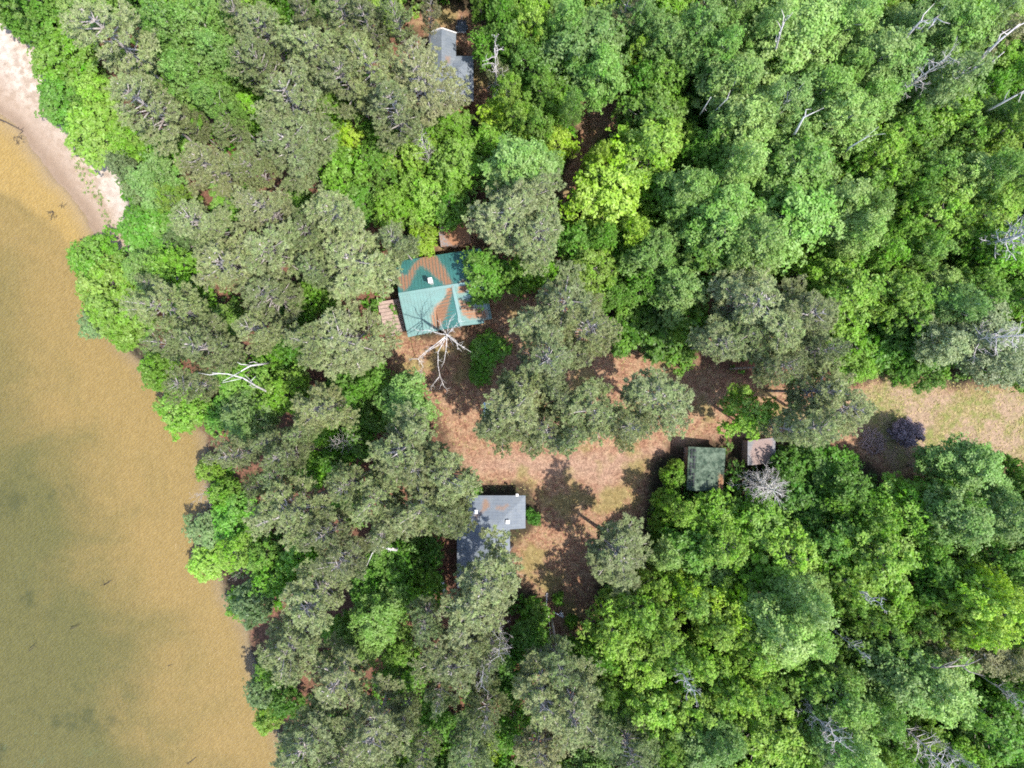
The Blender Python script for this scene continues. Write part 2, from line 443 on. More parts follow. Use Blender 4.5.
c = t.mix(a_sand, c, sand)
# lake bed: rippled tan sand, green algae film further out, dark weed beds
wv = t.n('ShaderNodeTexWave', wave_type='BANDS', bands_direction='X', wave_profile='SIN')
t.l(t.mapv(P, (1,1,1), (0,0,math.radians(48))), wv.inputs['Vector'])
wv.inputs['Scale'].default_value = .95; wv.inputs['Distortion'].default_value = 9.0; wv.inputs['Detail'].default_value = 3.5; wv.inputs['Detail Scale'].default_value = 1.6; wv.inputs['Detail Roughness'].default_value = .65
rip = wv.outputs['Fac']
n_r = t.noise(1.6, 6, .72, t.mapv(P, (2.6, 1.0, 1), (0,0,math.radians(42))))
bed = t.mix(t.ramp(n_r, .24, .76), (.185,.122,.044), (.245,.168,.068))
bed = t.mix(t.math('MULTIPLY', t.ramp(rip, .55, 1.0), .22), bed, (.29,.215,.10))
bed = t.mix(t.math('MULTIPLY', t.ramp(depth, 2.2, -.3), .92), bed, (.205,.150,.100))
n_g = t.noise(.10, 5, .6, P, .6)
gfac = t.ramp(t.math('ADD', depth, t.math('MULTIPLY_ADD', n_g, 22., -11.)), 4.5, 19.)
algae = t.mix(t.ramp(n_r, .24, .76), (.063,.064,.021), (.100,.098,.034))
algae = t.mix(t.math('MULTIPLY', t.ramp(rip, .6, 1.0), .22), algae, (.165,.14,.055))
bed = t.mix(t.math('MULTIPLY', gfac, .88), bed, algae)
n_w = t.noise(.22, 8, .70, P, .1); n_w2 = t.noise(.06, 3, .5, P)
wmask = t.math('MULTIPLY', t.math('MULTIPLY', t.ramp(n_w, .50, .66), t.ramp(n_w2, .38, .55)), t.ramp(depth, 9., 18.))
bed = t.mix(t.math('MULTIPLY', wmask, .62), bed, (.035,.042,.016))
cy = t.math('MULTIPLY', t.math('MULTIPLY', t.ramp(t.noise(.9, 5, .7, P), .56, .72), t.ramp(n_w2, .5, .66)), t.ramp(depth, 10., 18.))
bed = t.mix(t.math('MULTIPLY', cy, .35), bed, (.10,.135,.075))
c = t.mix(a_bed, c, bed)
c = t.mix(1.0, c, t.mix(a_sand, (.80,.80,.82), (1.0,.98,.96)), 'MULTIPLY')
n_y = t.noise(9.0, 4, .85, P); n_z = t.noise(2.4, 4, .7, P)
gr = t.math('MULTIPLY', t.math('MULTIPLY_ADD', t.ramp(n_y, .41, .59, False), .32, .84), t.math('MULTIPLY_ADD', t.ramp(n_z, .40, .60, False), .34, .83))
gr = t.math('ADD', t.math('MULTIPLY', gr, t.math('SUBTRACT', 1.0, t.math('MULTIPLY', t.math('MAXIMUM', a_sand, a_bed), .78))), t.math('MULTIPLY', t.math('MAXIMUM', a_sand, a_bed), .78))
gv = t.n('ShaderNodeCombineColor')
for i in range(3): t.l(gr, gv.inputs[i])
c = t.mix(1.0, c, gv.outputs[0], 'MULTIPLY')
hgt = t.math('ADD', n_f, t.math('MULTIPLY', n_x, .5))
hgt = t.math('ADD', t.math('MULTIPLY', hgt, t.math('SUBTRACT', 1.0, a_bed)), t.math('MULTIPLY', t.math('ADD', n_r, t.math('MULTIPLY', rip, .4)), a_bed))
ground_mat = t.done(t.bsdf(c, .95, .12, 0, hgt, .55, .10))

def c4(a, b, c_): return np.stack([a, b, c_, np.ones(len(a))], 1)
me = mesh_np('ground', np.column_stack([P2, Z]), quads, 4, ground_mat,
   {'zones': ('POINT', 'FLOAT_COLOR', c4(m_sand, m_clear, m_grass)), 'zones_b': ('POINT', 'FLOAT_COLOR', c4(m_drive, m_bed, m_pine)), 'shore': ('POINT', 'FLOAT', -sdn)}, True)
tag(link('ground', me), 'needle strewn forest floor with clearing, sandy beach and lake bed', 'ground', kind='structure')

# ------------------------------------------------------------------ water: clear shallow lake
t = NT('lake_water'); P = t.pos()
w1 = t.noise(1.3, 4, .6, t.mapv(P, (2.2,1,1), (0,0,math.radians(45)))); w2 = t.noise(4.5, 3, .6, t.mapv(P, (1.8,1,1), (0,0,math.radians(38))))
bp = t.n('ShaderNodeBump'); bp.inputs['Strength'].default_value = .5; bp.inputs['Distance'].default_value = .12
t.l(t.math('ADD', w1, t.math('MULTIPLY', w2, .4)), bp.inputs['Height'])
gl = t.n('ShaderNodeBsdfGlossy'); gl.inputs['Roughness'].default_value = .22; t.l(bp.outputs[0], gl.inputs['Normal'])
trn = t.n('ShaderNodeBsdfTransparent'); trn.inputs[0].default_value = (.93,.95,.88,1)
fr = t.n('ShaderNodeFresnel'); fr.inputs[0].default_value = 1.33; t.l(bp.outputs[0], fr.inputs['Normal'])
mx = t.n('ShaderNodeMixShader'); t.l(fr.outputs[0], mx.inputs[0]); t.l(trn.outputs[0], mx.inputs[1]); t.l(gl.outputs[0], mx.inputs[2])
water_mat = t.done(mx)
mb = MB(); mb.add([(-5000,-5000,WATER_Z),(60,-5000,WATER_Z),(60,3000,WATER_Z),(-5000,3000,WATER_Z)], [(0,1,2,3)])
# only over the lake: the land rises above the sheet everywhere else
tag(mb.build('lake_water', water_mat), 'clear shallow lake over tan rippled sand', 'lake', kind='structure')
# ------------------------------------------------------------------ roofs
def litter_attr(me, polys, amp=.25, seed=1, scale=.5):
    "needle litter lying on a roof: signed distance to the drifts"
    V = np.array([v.co[:2] for v in me.vertices])
    d = np.max([sdf(V, p) for p in polys], axis=0) if polys else np.full(len(V), -9.)
    a = me.attributes.new('litter', 'FLOAT', 'POINT')
    a.data.foreach_set('value', (d + (vnoise(V, scale, seed)-.5)*2*amp + .07).astype(np.float32))

def litter_mix(t, base, thr=0.0, spots=.67, ca=(.13,.062,.034), cb=(.25,.13,.07)):
    P = t.pos(); n = t.noise(14, 4, .7, P); s = t.noise(5., 5, .7, P)
    needles = t.mix(t.ramp(n, .3, .7), ca, cb)
    m = t.ramp(t.math('ADD', t.attr('litter'), t.math('MULTIPLY_ADD', n, 1.1, -.55)), thr-.16, thr+.16)
    m = t.math('MAXIMUM', m, t.math('MULTIPLY', t.ramp(s, spots, spots+.05), .7))
    return t.mix(m, base, needles), m, n

def grid_slope(mb, a, b, c, d, res=.14):
    "bilinear sheet a-b (low edge) d-c (high edge)"
    a, b, c, d = map(np.array, (a, b, c, d))
    n = max(2, int(max(np.linalg.norm(b-a), np.linalg.norm(c-d))/res)); m = max(2, int(max(np.linalg.norm(d-a), np.linalg.norm(c-b))/res))
    vs = [((a*(1-i/n)+b*i/n)*(1-j/m)+(d*(1-i/n)+c*i/n)*j/m) for j in range(m+1) for i in range(n+1)]
    mb.add(vs, [(j*(n+1)+i, j*(n+1)+i+1, (j+1)*(n+1)+i+1, (j+1)*(n+1)+i) for j in range(m) for i in range(n)])
    # underside and rim give the sheet its thickness
    k = np.array([0, 0, -.14]); q = [a, b, c, d]
    mb.add([p+k for p in q], [(3,2,1,0)])
    for i in range(4):
        p, r_ = q[i], q[(i+1) % 4]; mb.add([p, r_, r_+k, p+k], [(3,2,1,0)])

def drift(pts, h): return np.array([at(u, v, h)[:2] for u, v in pts])
def z8(pts, ox, oy, s): return [(ox+x/s, oy+y/s) for x, y in pts]

wood_m = mat_plain('weathered_boards', (.24,.175,.145), .85, .3, 4, stretch=(1,6,1))
wall_m = mat_plain('brown_stained_siding', (.13,.075,.045), .8, .3, 3, stretch=(1,1,8))
white_m = mat_plain('white_paint', (.52,.51,.50), .55, .06, 3)
dark_m = mat_plain('dark_opening', (.03,.03,.035), .95, .3, 3, spec=.1)
glass_m = mat_plain('window_glass', (.05,.06,.07), .08, .2, 2, spec=.6)

# ---- green metal roofed cabin
t = NT('teal_metal_roof')
base = t.mix(t.ramp(t.noise(1.2, 4, .6, t.pos()), .3, .7), (.013,.088,.078), (.020,.116,.104))
cc, m, n = litter_mix(t, base, 0, .72)
gb_ = t.bsdf(cc, t.math('MULTIPLY_ADD', m, .4, .5), .6, 0, n, .06)
t.l(t.math('SUBTRACT', 1.0, m, clamp=True), gb_.inputs['Coat Weight']); gb_.inputs['Coat Roughness'].default_value = .52; gb_.inputs['Coat IOR'].default_value = 1.75
green_roof_m = t.done(gb_)
O = at(398.6, 294.5, 4.6); e1 = at(451.4, 286, 4.6)-O; e1 /= np.linalg.norm(e1); e2 = np.array([e1[1], -e1[0], 0])
S = .0939                                             # metres per pixel at roof height
def cab(x, y, z): p = O + e1*x*S + e2*y*S; return np.array([p[0], p[1], z])
EV, RD = 2.75, 4.6
cabin = empty('cabin', cab(43, 3, 0)); tag(cabin, 'cabin with green metal roof, half buried under drifts of orange pine needles', 'cabin')
def child(mb, name, mat, root, smooth=False):
    me = mb.mesh(name, mat, smooth); L = np.array(root.location)
    for v in me.vertices: v.co = Vector(np.array(v.co)-L)
    return me, link(name, me, root)
def roofpart(mb, mat, root, polys, name='roof', amp=.12, seed=1):
    me = mb.mesh(name, mat); litter_attr(me, polys, amp, seed); L = Vector(root.location)
    for v in me.vertices: v.co = v.co-L
    return link(name, me, root)
rb = MB()
yN, yS = -36.5, 42
grid_slope(rb, cab(88, yN, EV), cab(0, yN, EV), cab(0, 0, RD), cab(88, 0, RD))
grid_slope(rb, cab(0, yS, EV), cab(88, yS-5, EV), cab(88, 0, RD), cab(0, 0, RD))
sl = (RD-EV)/yS
rz = RD+.03; ez = rz - sl*21.5*1.1
grid_slope(rb, cab(34, 41, ez+.1), cab(34, 0, ez+.1), cab(55, 0, rz), cab(57, 41, rz))
grid_slope(rb, cab(79, 0, ez+.1), cab(80, 41, ez+.1), cab(57, 41, rz), cab(55, 0, rz))
cz = RD-.30; ce = cz - .95
grid_slope(rb, cab(58, 37, ce), cab(85.5, 37, ce), cab(86, 12.5, cz), cab(58, 13.2, cz))
grid_slope(rb, cab(86, -9, ce), cab(58, -9, ce), cab(58, 13.2, cz), cab(86, 12.5, cz))
# standing seams
def seams(x0, x1, ya, za, yb, zb, step=3.3):
    x = x0+1
    while x < x1: rb.bar(cab(x, ya, za+.02), cab(x, yb, zb+.02), .035, .05); x += step
seams(0, 88, yN, EV, 0, RD); seams(0, 34, yS, EV, 0, RD)
for q in np.arange(2, 40, 3.3):
    f = 55+2*q/41
    rb.bar(cab(34, q, ez+.12), cab(f, q, rz+.02), .035, .05); rb.bar(cab(79.5, q, ez+.12), cab(f, q, rz+.02), .035, .05)
for q in np.arange(60, 86, 3.3): rb.bar(cab(q, 37, ce+.02), cab(q, 13, cz+.02), .035, .05)
rb.bar(cab(0, 0, RD+.03), cab(88, 0, RD+.03), .30, .05); rb.bar(cab(55, 0, rz+.035), cab(57, 41, rz+.035), .28, .05); rb.bar(cab(58, 13.2, cz+.03), cab(86, 12.5, cz+.03), .28, .05)
zz = lambda p: drift(z8(p, 370, 215, 7.677), 3.9)
zy = lambda p: drift(z8(p, 370, 290, 7.677), 3.9)
polys = [zz([(200,480),(230,448),(285,465),(330,365),(400,310),(480,292),(515,330),(560,400),(600,470),(632,535),(590,545),(530,490),(500,470),(440,405),(375,372),(338,425),(310,525),(265,585),(222,540)]),
  zz([(632,540),(600,545),(590,640),(520,690),(470,768),(480,850),(520,860),(560,800),(600,720),(628,610)]),
  zz([(690,545),(722,500),(785,545),(705,605),(680,600)]), zz([(690,660),(765,682),(795,725),(800,768),(770,800),(720,765),(700,720)]),
  zy([(790,170),(830,140),(890,160),(900,210),(800,215)])]
roofpart(rb, green_roof_m, cabin, polys, seed=3)
wb = MB()
FOOT = []
def prism(mb, pts, z0, z1, gable=None):
    FOOT.append(np.array([[float(p[0]), float(p[1])] for p in pts]))
    n = len(pts); mb.add([(p[0], p[1], z0) for p in pts]+[(p[0], p[1], z1) for p in pts], [tuple(range(n))[::-1], tuple(range(n, 2*n))]+[(i, (i+1) % n, n+(i+1) % n, n+i) for i in range(n)])
prism(wb, [cab(4, 36, 0), cab(34, 36, 0), cab(34, 38, 0), cab(78, 38, 0), cab(78, 33, 0), cab(84, 32, 0), cab(84, -31, 0), cab(4, -31, 0)], -.1, EV-.02)
for x in (4, 84): wb.add([cab(x, -31, EV-.02), cab(x, 36 if x == 4 else 31, EV-.02), cab(x, 0, RD-.2)], [(0,1,2)])
child(wb, 'wall', wall_m, cabin)
for (xa, ya, xb, yb) in ((10,36.4,18,36.4),(22,36.4,30,36.4),(45,38.4,55,38.4),(62,38.4,72,38.4)):
    fb = MB(); a, b = cab(xa, ya, 1.0), cab(xb, yb, 1.0)
    fb.bar(a+[0,0,.5], b+[0,0,.5], .08, 1.1); _, fr_ = child(fb, 'window', white_m, cabin)
    gb = MB(); k = (b-a)*.1; gb.bar(a+k+[0,0,.5], b-k+[0,0,.5], .12, .9); me, g = child(gb, 'pane', glass_m, cabin); g.parent = fr_
cb = MB()
p = cab(34.5, -7, 0); M = Matrix.Translation((p[0], p[1], 0)) @ Matrix.Rotation(math.atan2(e1[1], e1[0]), 4, 'Z')
cb.box((-.14,-.19,3.9), (.14,.19,5.75), M); cb.box((-.19,-.24,5.75), (.19,.24,5.83), M)
child(cb, 'chimney', white_m, cabin)
# deck on the lake side
db = MB(); dk = [at(377.5,302,.8), at(402,298,.8), at(405,331,.8), at(386.5,334.5,.8)]
for i in range(9):
    f = (i+.5)/9; A_ = dk[0]*(1-f)+dk[3]*f; B_ = dk[1]*(1-f)+dk[2]*f
    db.bar(A_-(B_-A_)*.02*(i % 3), B_+[0,0,.004*(i % 4)], .33, .05)
for q in dk: k = sum(dk)/4; p = k+(q-k)*.9; db.bar([p[0], p[1], -.1], [p[0], p[1], .775], .12, .12)
child(db, 'deck', wood_m, cabin)

# ---- low lean-to behind it, roof brown with needles
t = NT('needle_covered_roof'); cc, m, n = litter_mix(t, t.mix(t.ramp(t.noise(2, 4, .6, t.pos()), .3, .7), (.11,.11,.115), (.17,.165,.165)), 0, .45)
brown_roof_m = t.done(t.bsdf(cc, .9, .2, 0, n, .3))
def flat_shed(name, label, cat, corners, h, tilt, rmat, wmat, litter, seed=5):
    q = [at(u, v, h) for u, v in corners]; cen = sum(q)/4
    root = empty(name, (cen[0], cen[1], 0)); tag(root, label, cat)
    q = [np.array([p[0], p[1], h+tilt*((p-cen) @ np.array([.6,-.8,0]))]) for p in q]
    mb = MB(); grid_slope(mb, q[3], q[2], q[1], q[0]); roofpart(mb, rmat, root, litter, seed=seed)
    wb = MB(); prism(wb, [cen+(p-cen)*.9 for p in (q[3], q[2], q[1], q[0])], -.1, h-.22-abs(tilt)*1.5); child(wb, 'wall', wmat, root)
    return root, q, cen
lean, q, cen = flat_shed('lean_to', 'low lean-to with dark red needles on its roof, behind the green roofed cabin', 'shed', [(438,227),(468,221.5),(471,243),(441,247)], 2.3, .03, brown_roof_m, wall_m,
   [drift(z8([(560,130),(590,70),(740,50),(780,230),(640,245),(590,180)], 370, 215, 7.677), 2.3)])
db = MB(); a, b = q[3]*.7+q[2]*.3, q[3]*.45+q[2]*.55; db.bar((a*.9+cen*.1)*[1,1,0]+[0,0,1.0], (b*.9+cen*.1)*[1,1,0]+[0,0,1.0], .06, 1.8); child(db, 'door', wood_m, lean)

# ---- grey shingle cabin
t = NT('grey_shingles'); P = t.pos()
bk = t.n('ShaderNodeTexBrick'); t.l(P, bk.inputs['Vector']); bk.inputs['Scale'].default_value = 1.0; bk.inputs['Brick Width'].default_value = .9; bk.inputs['Row Height'].default_value = .28; bk.inputs['Mortar Size'].default_value = .02
bk.inputs['Color1'].default_value = (.088,.105,.128,1); bk.inputs['Color2'].default_value = (.122,.138,.152,1); bk.inputs['Mortar'].default_value = (.07,.08,.095,1)
g = t.mix(.5, bk.outputs['Color'], t.mix(t.ramp(t.noise(1.1, 5, .65, P), .3, .7), (.084,.10,.124), (.138,.152,.166)))
cc, m, n = litter_mix(t, g, .12, .69, (.12,.075,.052), (.20,.128,.088))
grey_roof_m = t.done(t.bsdf(cc, .75, .35, 0, n, .2))
def hip(name, label, x0, x1, y0, y1, ev, slope, notch=None, litter=(), res=.16, ridge_y=True):
    "hip roof height field over pixel box at eave height; notch cuts the lower right corner"
    a = at(x0, y0, ev); b = at(x1, y1, ev)
    root = empty(name, ((a[0]+b[0])/2, (a[1]+b[1])/2, 0)); tag(root, label, 'cabin')
    X0, X1, Y1, Y0 = a[0], b[0], a[1], b[1]
    nc = at(notch[0], notch[1], ev) if notch else None
    nxs = sorted(set(list(np.arange(X0, X1, res))+[X1]+([nc[0]] if notch else []))); nys = sorted(set(list(np.arange(Y0, Y1, res))+[Y1]+([nc[1]] if notch else [])))
    mb = MB(); ids = {}
    def vid(i, j):
        if (i, j) not in ids:
            x, y = nxs[i], nys[j]; ids[(i, j)] = len(mb.v)
            mb.v.append((x, y, ev+slope*min(x-X0, X1-x, y-Y0, Y1-y)))
        return ids[(i, j)]
    cells = set()
    for i in range(len(nxs)-1):
        for j in range(len(nys)-1):
            if notch and nxs[i] >= nc[0]-1e-6 and nys[j+1] <= nc[1]+1e-6: continue
            cells.add((i, j)); mb.f.append((vid(i, j), vid(i+1, j), vid(i+1, j+1), vid(i, j+1)))
    top = list(mb.v)
    for (i, j) in list(cells):                            # fascia round the rim
        for (di, dj, p, q_) in ((0,-1,(i,j),(i+1,j)),(1,0,(i+1,j),(i+1,j+1)),(0,1,(i+1,j+1),(i,j+1)),(-1,0,(i,j+1),(i,j))):
            if (i+di, j+dj) not in cells:
                A, B = top[ids[p]], top[ids[q_]]
                mb.add([A, B, (B[0], B[1], B[2]-.2), (A[0], A[1], A[2]-.2)], [(3,2,1,0)])
    roofpart(mb, grey_roof_m, root, list(litter), seed=8)
    wb = MB(); k = .4
    if notch: pts = [(X0+k,Y0+k),(nc[0]-k,Y0+k),(nc[0]-k,nc[1]+k),(X1-k,nc[1]+k),(X1-k,Y1-k),(X0+k,Y1-k)]
    else: pts = [(X0+k,Y0+k),(X1-k,Y0+k),(X1-k,Y1-k),(X0+k,Y1-k)]
    prism(wb, pts, -.1, ev+.02); child(wb, 'wall', wall_m if notch else wood_m, root)
    return root, (X0, X1, Y0, Y1), nc
z3 = lambda p: drift(z8(p, 440, 470, 7.677), 3.2)
gcab, bb, nc = hip('cabin', 'cabin with blue grey shingle hip roof and two small white vents, partly under pines', 457, 525.5, 495.5, 588, 2.6, .36, (510, 528.3),
  [z3([(318,300),(335,225),(352,218),(388,258),(380,295),(345,320),(300,362),(290,345)]), z3([(428,270),(480,286),(526,258),(533,275),(485,312),(430,305)]), z3([(262,340),(300,335),(290,380),(265,375)])])
gcab.name = 'cabin.001'
def vent(u, v, h, root, s=.2):
    p = at(u, v, h); vb = MB(); M = Matrix.Translation((p[0], p[1], h))
    vb.box((-s,-s,-.3), (s,s,.16), M); vb.box((-s-.05,-s-.05,.16), (s+.05,s+.05,.22), M); child(vb, 'roof_vent', white_m, root)
vent(475.8, 511.5, 3.35, gcab, .13); vent(507.8, 521.6, 3.35, gcab, .13); vent(517.2, 494.8, 2.85, gcab, .07)
X0, X1, Y0, Y1 = bb
for y in (nc[1]+1.0, nc[1]+2.2):
    fb = MB(); fb.box((X1-.42, y-.45, 1.0), (X1-.34, y+.45, 2.0)); _, f_ = child(fb, 'window', white_m, gcab)
    gb = MB(); gb.box((X1-.36, y-.37, 1.08), (X1-.32, y+.37, 1.92)); _, g_ = child(gb, 'pane', glass_m, gcab); g_.parent = f_
db = MB(); db.box((nc[0]-.43, nc[1]-1.9, 0), (nc[0]-.35, nc[1]-1.0, 2.0)); child(db, 'door', white_m, gcab)

# ---- half hidden grey house at the upper edge (T of two hip roofs)
house, bb2, nc2 = hip('house', 'long grey shingle roofed house mostly under pines near the upper edge', 428, 473.5, 56, 99.5, 2.7, .30)
house['category'] = 'house'
b2 = MB()
def gable(mb, u0, u1, v0, v1, ev, rd):
    a, b = at(u0, v0, ev), at(u1, v1, ev); xm = (a[0]+b[0])/2
    A = lambda x, y, z: np.array([x, y, z])
    grid_slope(mb, A(a[0], a[1], ev), A(a[0], b[1]-1.2, ev), A(xm, b[1]-1.2, rd), A(xm, a[1], rd)); grid_slope(mb, A(b[0], b[1]-1.2, ev), A(b[0], a[1], ev), A(xm, a[1], rd), A(xm, b[1]-1.2, rd))
gable(b2, 429, 456, 34, 60, 2.7, 3.7); roofpart(b2, grey_roof_m, house, [drift([(446,58),(450,57),(451,64),(447,65)], 3.)], seed=12)
a, b = at(429, 34, 2.7), at(456, 60, 2.7)
wb = MB(); prism(wb, [(a[0]+.35,b[1]-1,0),(b[0]-.35,b[1]-1,0),(b[0]-.35,a[1]-.35,0),(a[0]+.35,a[1]-.35,0)], -.1, 2.6); child(wb, 'wall', wood_m, house)
fb = MB(); p, q = at(429, 33.6, 2.75), at(442.5, 33.6, 2.75); xm = (a[0]+b[0])/2
fb.bar([a[0], a[1]+.06, 2.72], [xm, a[1]+.06, 3.72], .08, .26); fb.bar([b[0], a[1]+.06, 2.72], [xm, a[1]+.06, 3.72], .08, .26); child(fb, 'fascia', white_m, house)
fb = MB(); p, q = at(428, 99.7, 2.7), at(473.5, 99.7, 2.7); fb.bar([p[0], p[1]-.06, 2.66], [q[0], p[1]-.06, 2.66], .10, .26); child(fb, 'fascia', white_m, house)
X0, X1, Y0, Y1 = bb2
for x in (X0+1.2, X0+3.2):
    fb = MB(); fb.box((x-.45, Y0+.34, 1.0), (x+.45, Y0+.42, 2.0)); _, f_ = child(fb, 'window', white_m, house)
    gb = MB(); gb.box((x-.37, Y0+.32, 1.08), (x+.37, Y0+.36, 1.92)); _, g_ = child(gb, 'pane', glass_m, house); g_.parent = f_

# ---- mossy shed
t = NT('mossy_roof'); P = t.pos(); f1 = t.noise(1.6, 8, .8, P, .2); f2 = t.noise(6, 4, .7, P)
g = t.mix(t.ramp(f1, .42, .58), (.024,.040,.028), (.085,.112,.082)); g = t.mix(t.math('MULTIPLY', t.ramp(f2, .5, .68), .7), g, (.03,.034,.025))
cc, m, n = litter_mix(t, g, 0, .68); moss_m = t.done(t.bsdf(cc, .95, .1, 0, f2, .6))
h = 2.9
c = [at(688.6, 446.4, h), at(727, 448.6, h), at(724.2, 492, h), at(686.6, 490, h)]; cen = sum(c)/4
shed = empty('shed', (cen[0], cen[1], 0)); tag(shed, 'weathered shed with mossy grey green roof and a row of open slats', 'shed')
up = lambda p, z: np.array([p[0], p[1], z])
rA, rB = c[0]*.8+c[1]*.2, c[3]*.8+c[2]*.2
mb = MB(); grid_slope(mb, up(c[2], 2.5), up(c[1], 2.5), up(rA, 3.25), up(rB, 3.25)); grid_slope(mb, up(c[0], 2.85), up(c[3], 2.85), up(rB, 3.25), up(rA, 3.25))
z4 = lambda p: drift(z8(p, 660, 420, 6.827), 2.9)
roofpart(mb, moss_m, shed, [z4([(415,380),(438,390),(435,480),(410,490)])], seed=21)
wb = MB(); prism(wb, [cen+(p-cen)*.88 for p in (c[3], c[2], c[1], c[0])], -.1, 2.32); child(wb, 'wall', wood_m, shed)
for i in range(11):
    f = .08+i*.078; p = (rA*(1-f)+rB*f); w = (c[0]-rA)
    for k, zc_ in ((.25, 3.18), (.6, 3.04)):
        if (i*3+int(k*10)) % 5 == 0: continue
        m_ = up(p+w*k, zc_+.0); sb = MB(); sb.bar(m_-[0,.12,0], m_+[0,.12,0], .16, .07); child(sb, 'slat', dark_m, shed)
db = MB(); a, b = c[3]*.6+c[2]*.4, c[3]*.35+c[2]*.65; a = cen+(a-cen)*.89; b = cen+(b-cen)*.89
db.bar(up(a, 1.0), up(b, 1.0), .06, 1.9); child(db, 'door', dark_m, shed)

# ---- small flat shed
t = NT('pinkish_needle_roof'); cc, m, n = litter_mix(t, t.mix(t.ramp(t.noise(2, 4, .6, t.pos()), .3, .7), (.11,.11,.115), (.17,.165,.165)), 0, .6, (.12,.085,.075), (.235,.175,.155)); pink_roof_m = t.done(t.bsdf(cc, .9, .2, 0, n, .3))
fs, q, cen = flat_shed('shed', 'small grey flat roofed shed scattered with pinkish needles beside a bare grey tree', 'shed', [(748,441),(775.3,437.5),(775.8,462.5),(747.6,465.5)], 2.4, .06, pink_roof_m, wood_m,
   [drift([(755,440),(772,439),(771,458),(762,466),(753,463),(751,452)], 2.4)], seed=31)
db = MB(); a, b = q[3]*.7+q[2]*.3, q[3]*.4+q[2]*.6; a = cen+(a-cen)*.91; b = cen+(b-cen)*.91
db.bar(up(a, .95), up(b, .95), .06, 1.8); child(db, 'door', wall_m, fs)
# ---- tiny shed among the pines below the grey cabin
ts, q, cen = flat_shed('shed', 'tiny grey roofed outhouse hidden between pines below the grey shingle cabin', 'outhouse', [(434,583.5),(444,582),(446,592.5),(429,591)], 2.2, .1, mat_plain('pale_weathered_tin', (.36,.34,.34), .7, .25, 3), wall_m, [], seed=33)
db = MB(); a, b = q[3]*.7+q[2]*.3, q[3]*.35+q[2]*.65; a = cen+(a-cen)*.91; b = cen+(b-cen)*.91
db.bar(up(a, .9), up(b, .9), .06, 1.7); child(db, 'door', wood_m, ts)

# ---- small cargo trailer beside the upper house
tr = empty('utility_trailer', at(462, 28.5, 0)); tag(tr, 'small dark open utility trailer with pale tailgate beside the grey house', 'trailer')
tr.scale = (.6, .6, .6)
def tbox(name, lo, hi, mat, parent=tr):
    b_ = MB(); b_.box(lo, hi); return b_.build(name, mat, parent)
steel = mat_plain('dark_grey_steel', (.07,.08,.10), .5, .3, 3, metal=.3)
b_ = MB(); b_.box((-.7,-1.0,.5), (.7,.9,.56)); b_.box((-.74,-1.0,.56), (-.68,.9,.95)); b_.box((.68,-1.0,.56), (.74,.9,.95)); b_.box((-.74,.9,.56), (.74,.95,.95)); b_.bar((0,.95,.5), (0,1.9,.5), .08, .08); b_.build('bed', steel, tr)
tbox('tailgate', (-.74,-1.06,.5), (.74,-1.0,.98), white_m)
for s in (-1, 1):
    b_ = MB(); b_.tube([(s*.78,-.1,.32),(s*.95,-.1,.32)], [.32,.32], 14); w_ = b_.build('wheel', dark_m, tr)
    b_ = MB(); b_.tube([(s*.96-.02*(s < 0),-.1,.32),(s*.98,-.1,.32)], [.17,.17], 12); b_.build('rim', white_m, w_)
    b_ = MB(); b_.box((s*.86-.12,-.5,.66), (s*.86+.12,.3,.70)); b_.build('mudguard', steel, tr)

# ---- loose things on the ground
lw = mat_plain('bleached_wood', (.46,.42,.40), .9, .25, 4, stretch=(4,4,1))
dw = mat_plain('waterlogged_wood', (.045,.032,.025), .7, .3, 4)
def log_thing(name, label, cat, pts, rad, mat, twigs=0, seed=0, group=None):
    q = [at(*p) for p in pts]; o0 = q[0]; r = R(seed); mb = MB()
    mb.tube([p-o0 for p in q], [rad*(1-.6*i/(len(q)-1)) for i in range(len(q))], 7)
    if twigs:
        tb = mb
        for i in range(twigs):
            k = r.randint(0, len(q)-1); a = q[k]+(q[k+1]-q[k])*r.rand(); d = norm(r.normal(size=3)*[1,1,.25]); tb.tube([a-o0, a-o0+d*r.uniform(.2, .6)], [rad*.35, .01], 4)
    o = mb.build(name, mat, None, True); o.location = o0
    tag(o, label, cat, group); return o
log_thing('driftwood_log', 'thin dark driftwood log at the water edge off the beach', 'log', [(-14,114,-.5),(6,122,-.5),(23,131,-.45)], .10, dw, 5, 1)
log_thing('fallen_pole', 'pale fallen birch pole lying across the reddish needle ground', 'pole', [(547,593,.12),(546.5,606,.1),(549,618,.1),(550.5,640,.1)], .09, lw, 4, 2)
log_thing('fallen_log', 'long dark fallen trunk lying between the mossy shed and small shed', 'log', [(746,483,.25),(727,466,.2),(724,464,.2)], .15, mat_bark('dark_bark', (.05,.035,.03), (.12,.09,.07)), 5, 3)
sub = [((168,666),(179,661)),((205,706),(215,703)),((232,714),(240,710)),((156,541),(166,537)),((188,699),(196,695)),((70,629),(78,626)),((29,651),(35,645)),((178,520),(184,516)),((104,585),(112,580)),((196,757),(187,764))]
for i, (a, b) in enumerate(sub):
    log_thing('sunken_stick', 'thin dark stick lying sunken on the lake bed', 'stick', [(*a, -1.0), ((a[0]+b[0])/2+.6, (a[1]+b[1])/2, -1.0), (*b, -1.0)], .045, dw, 3, 10+i, 'sunken sticks on the lake bed')
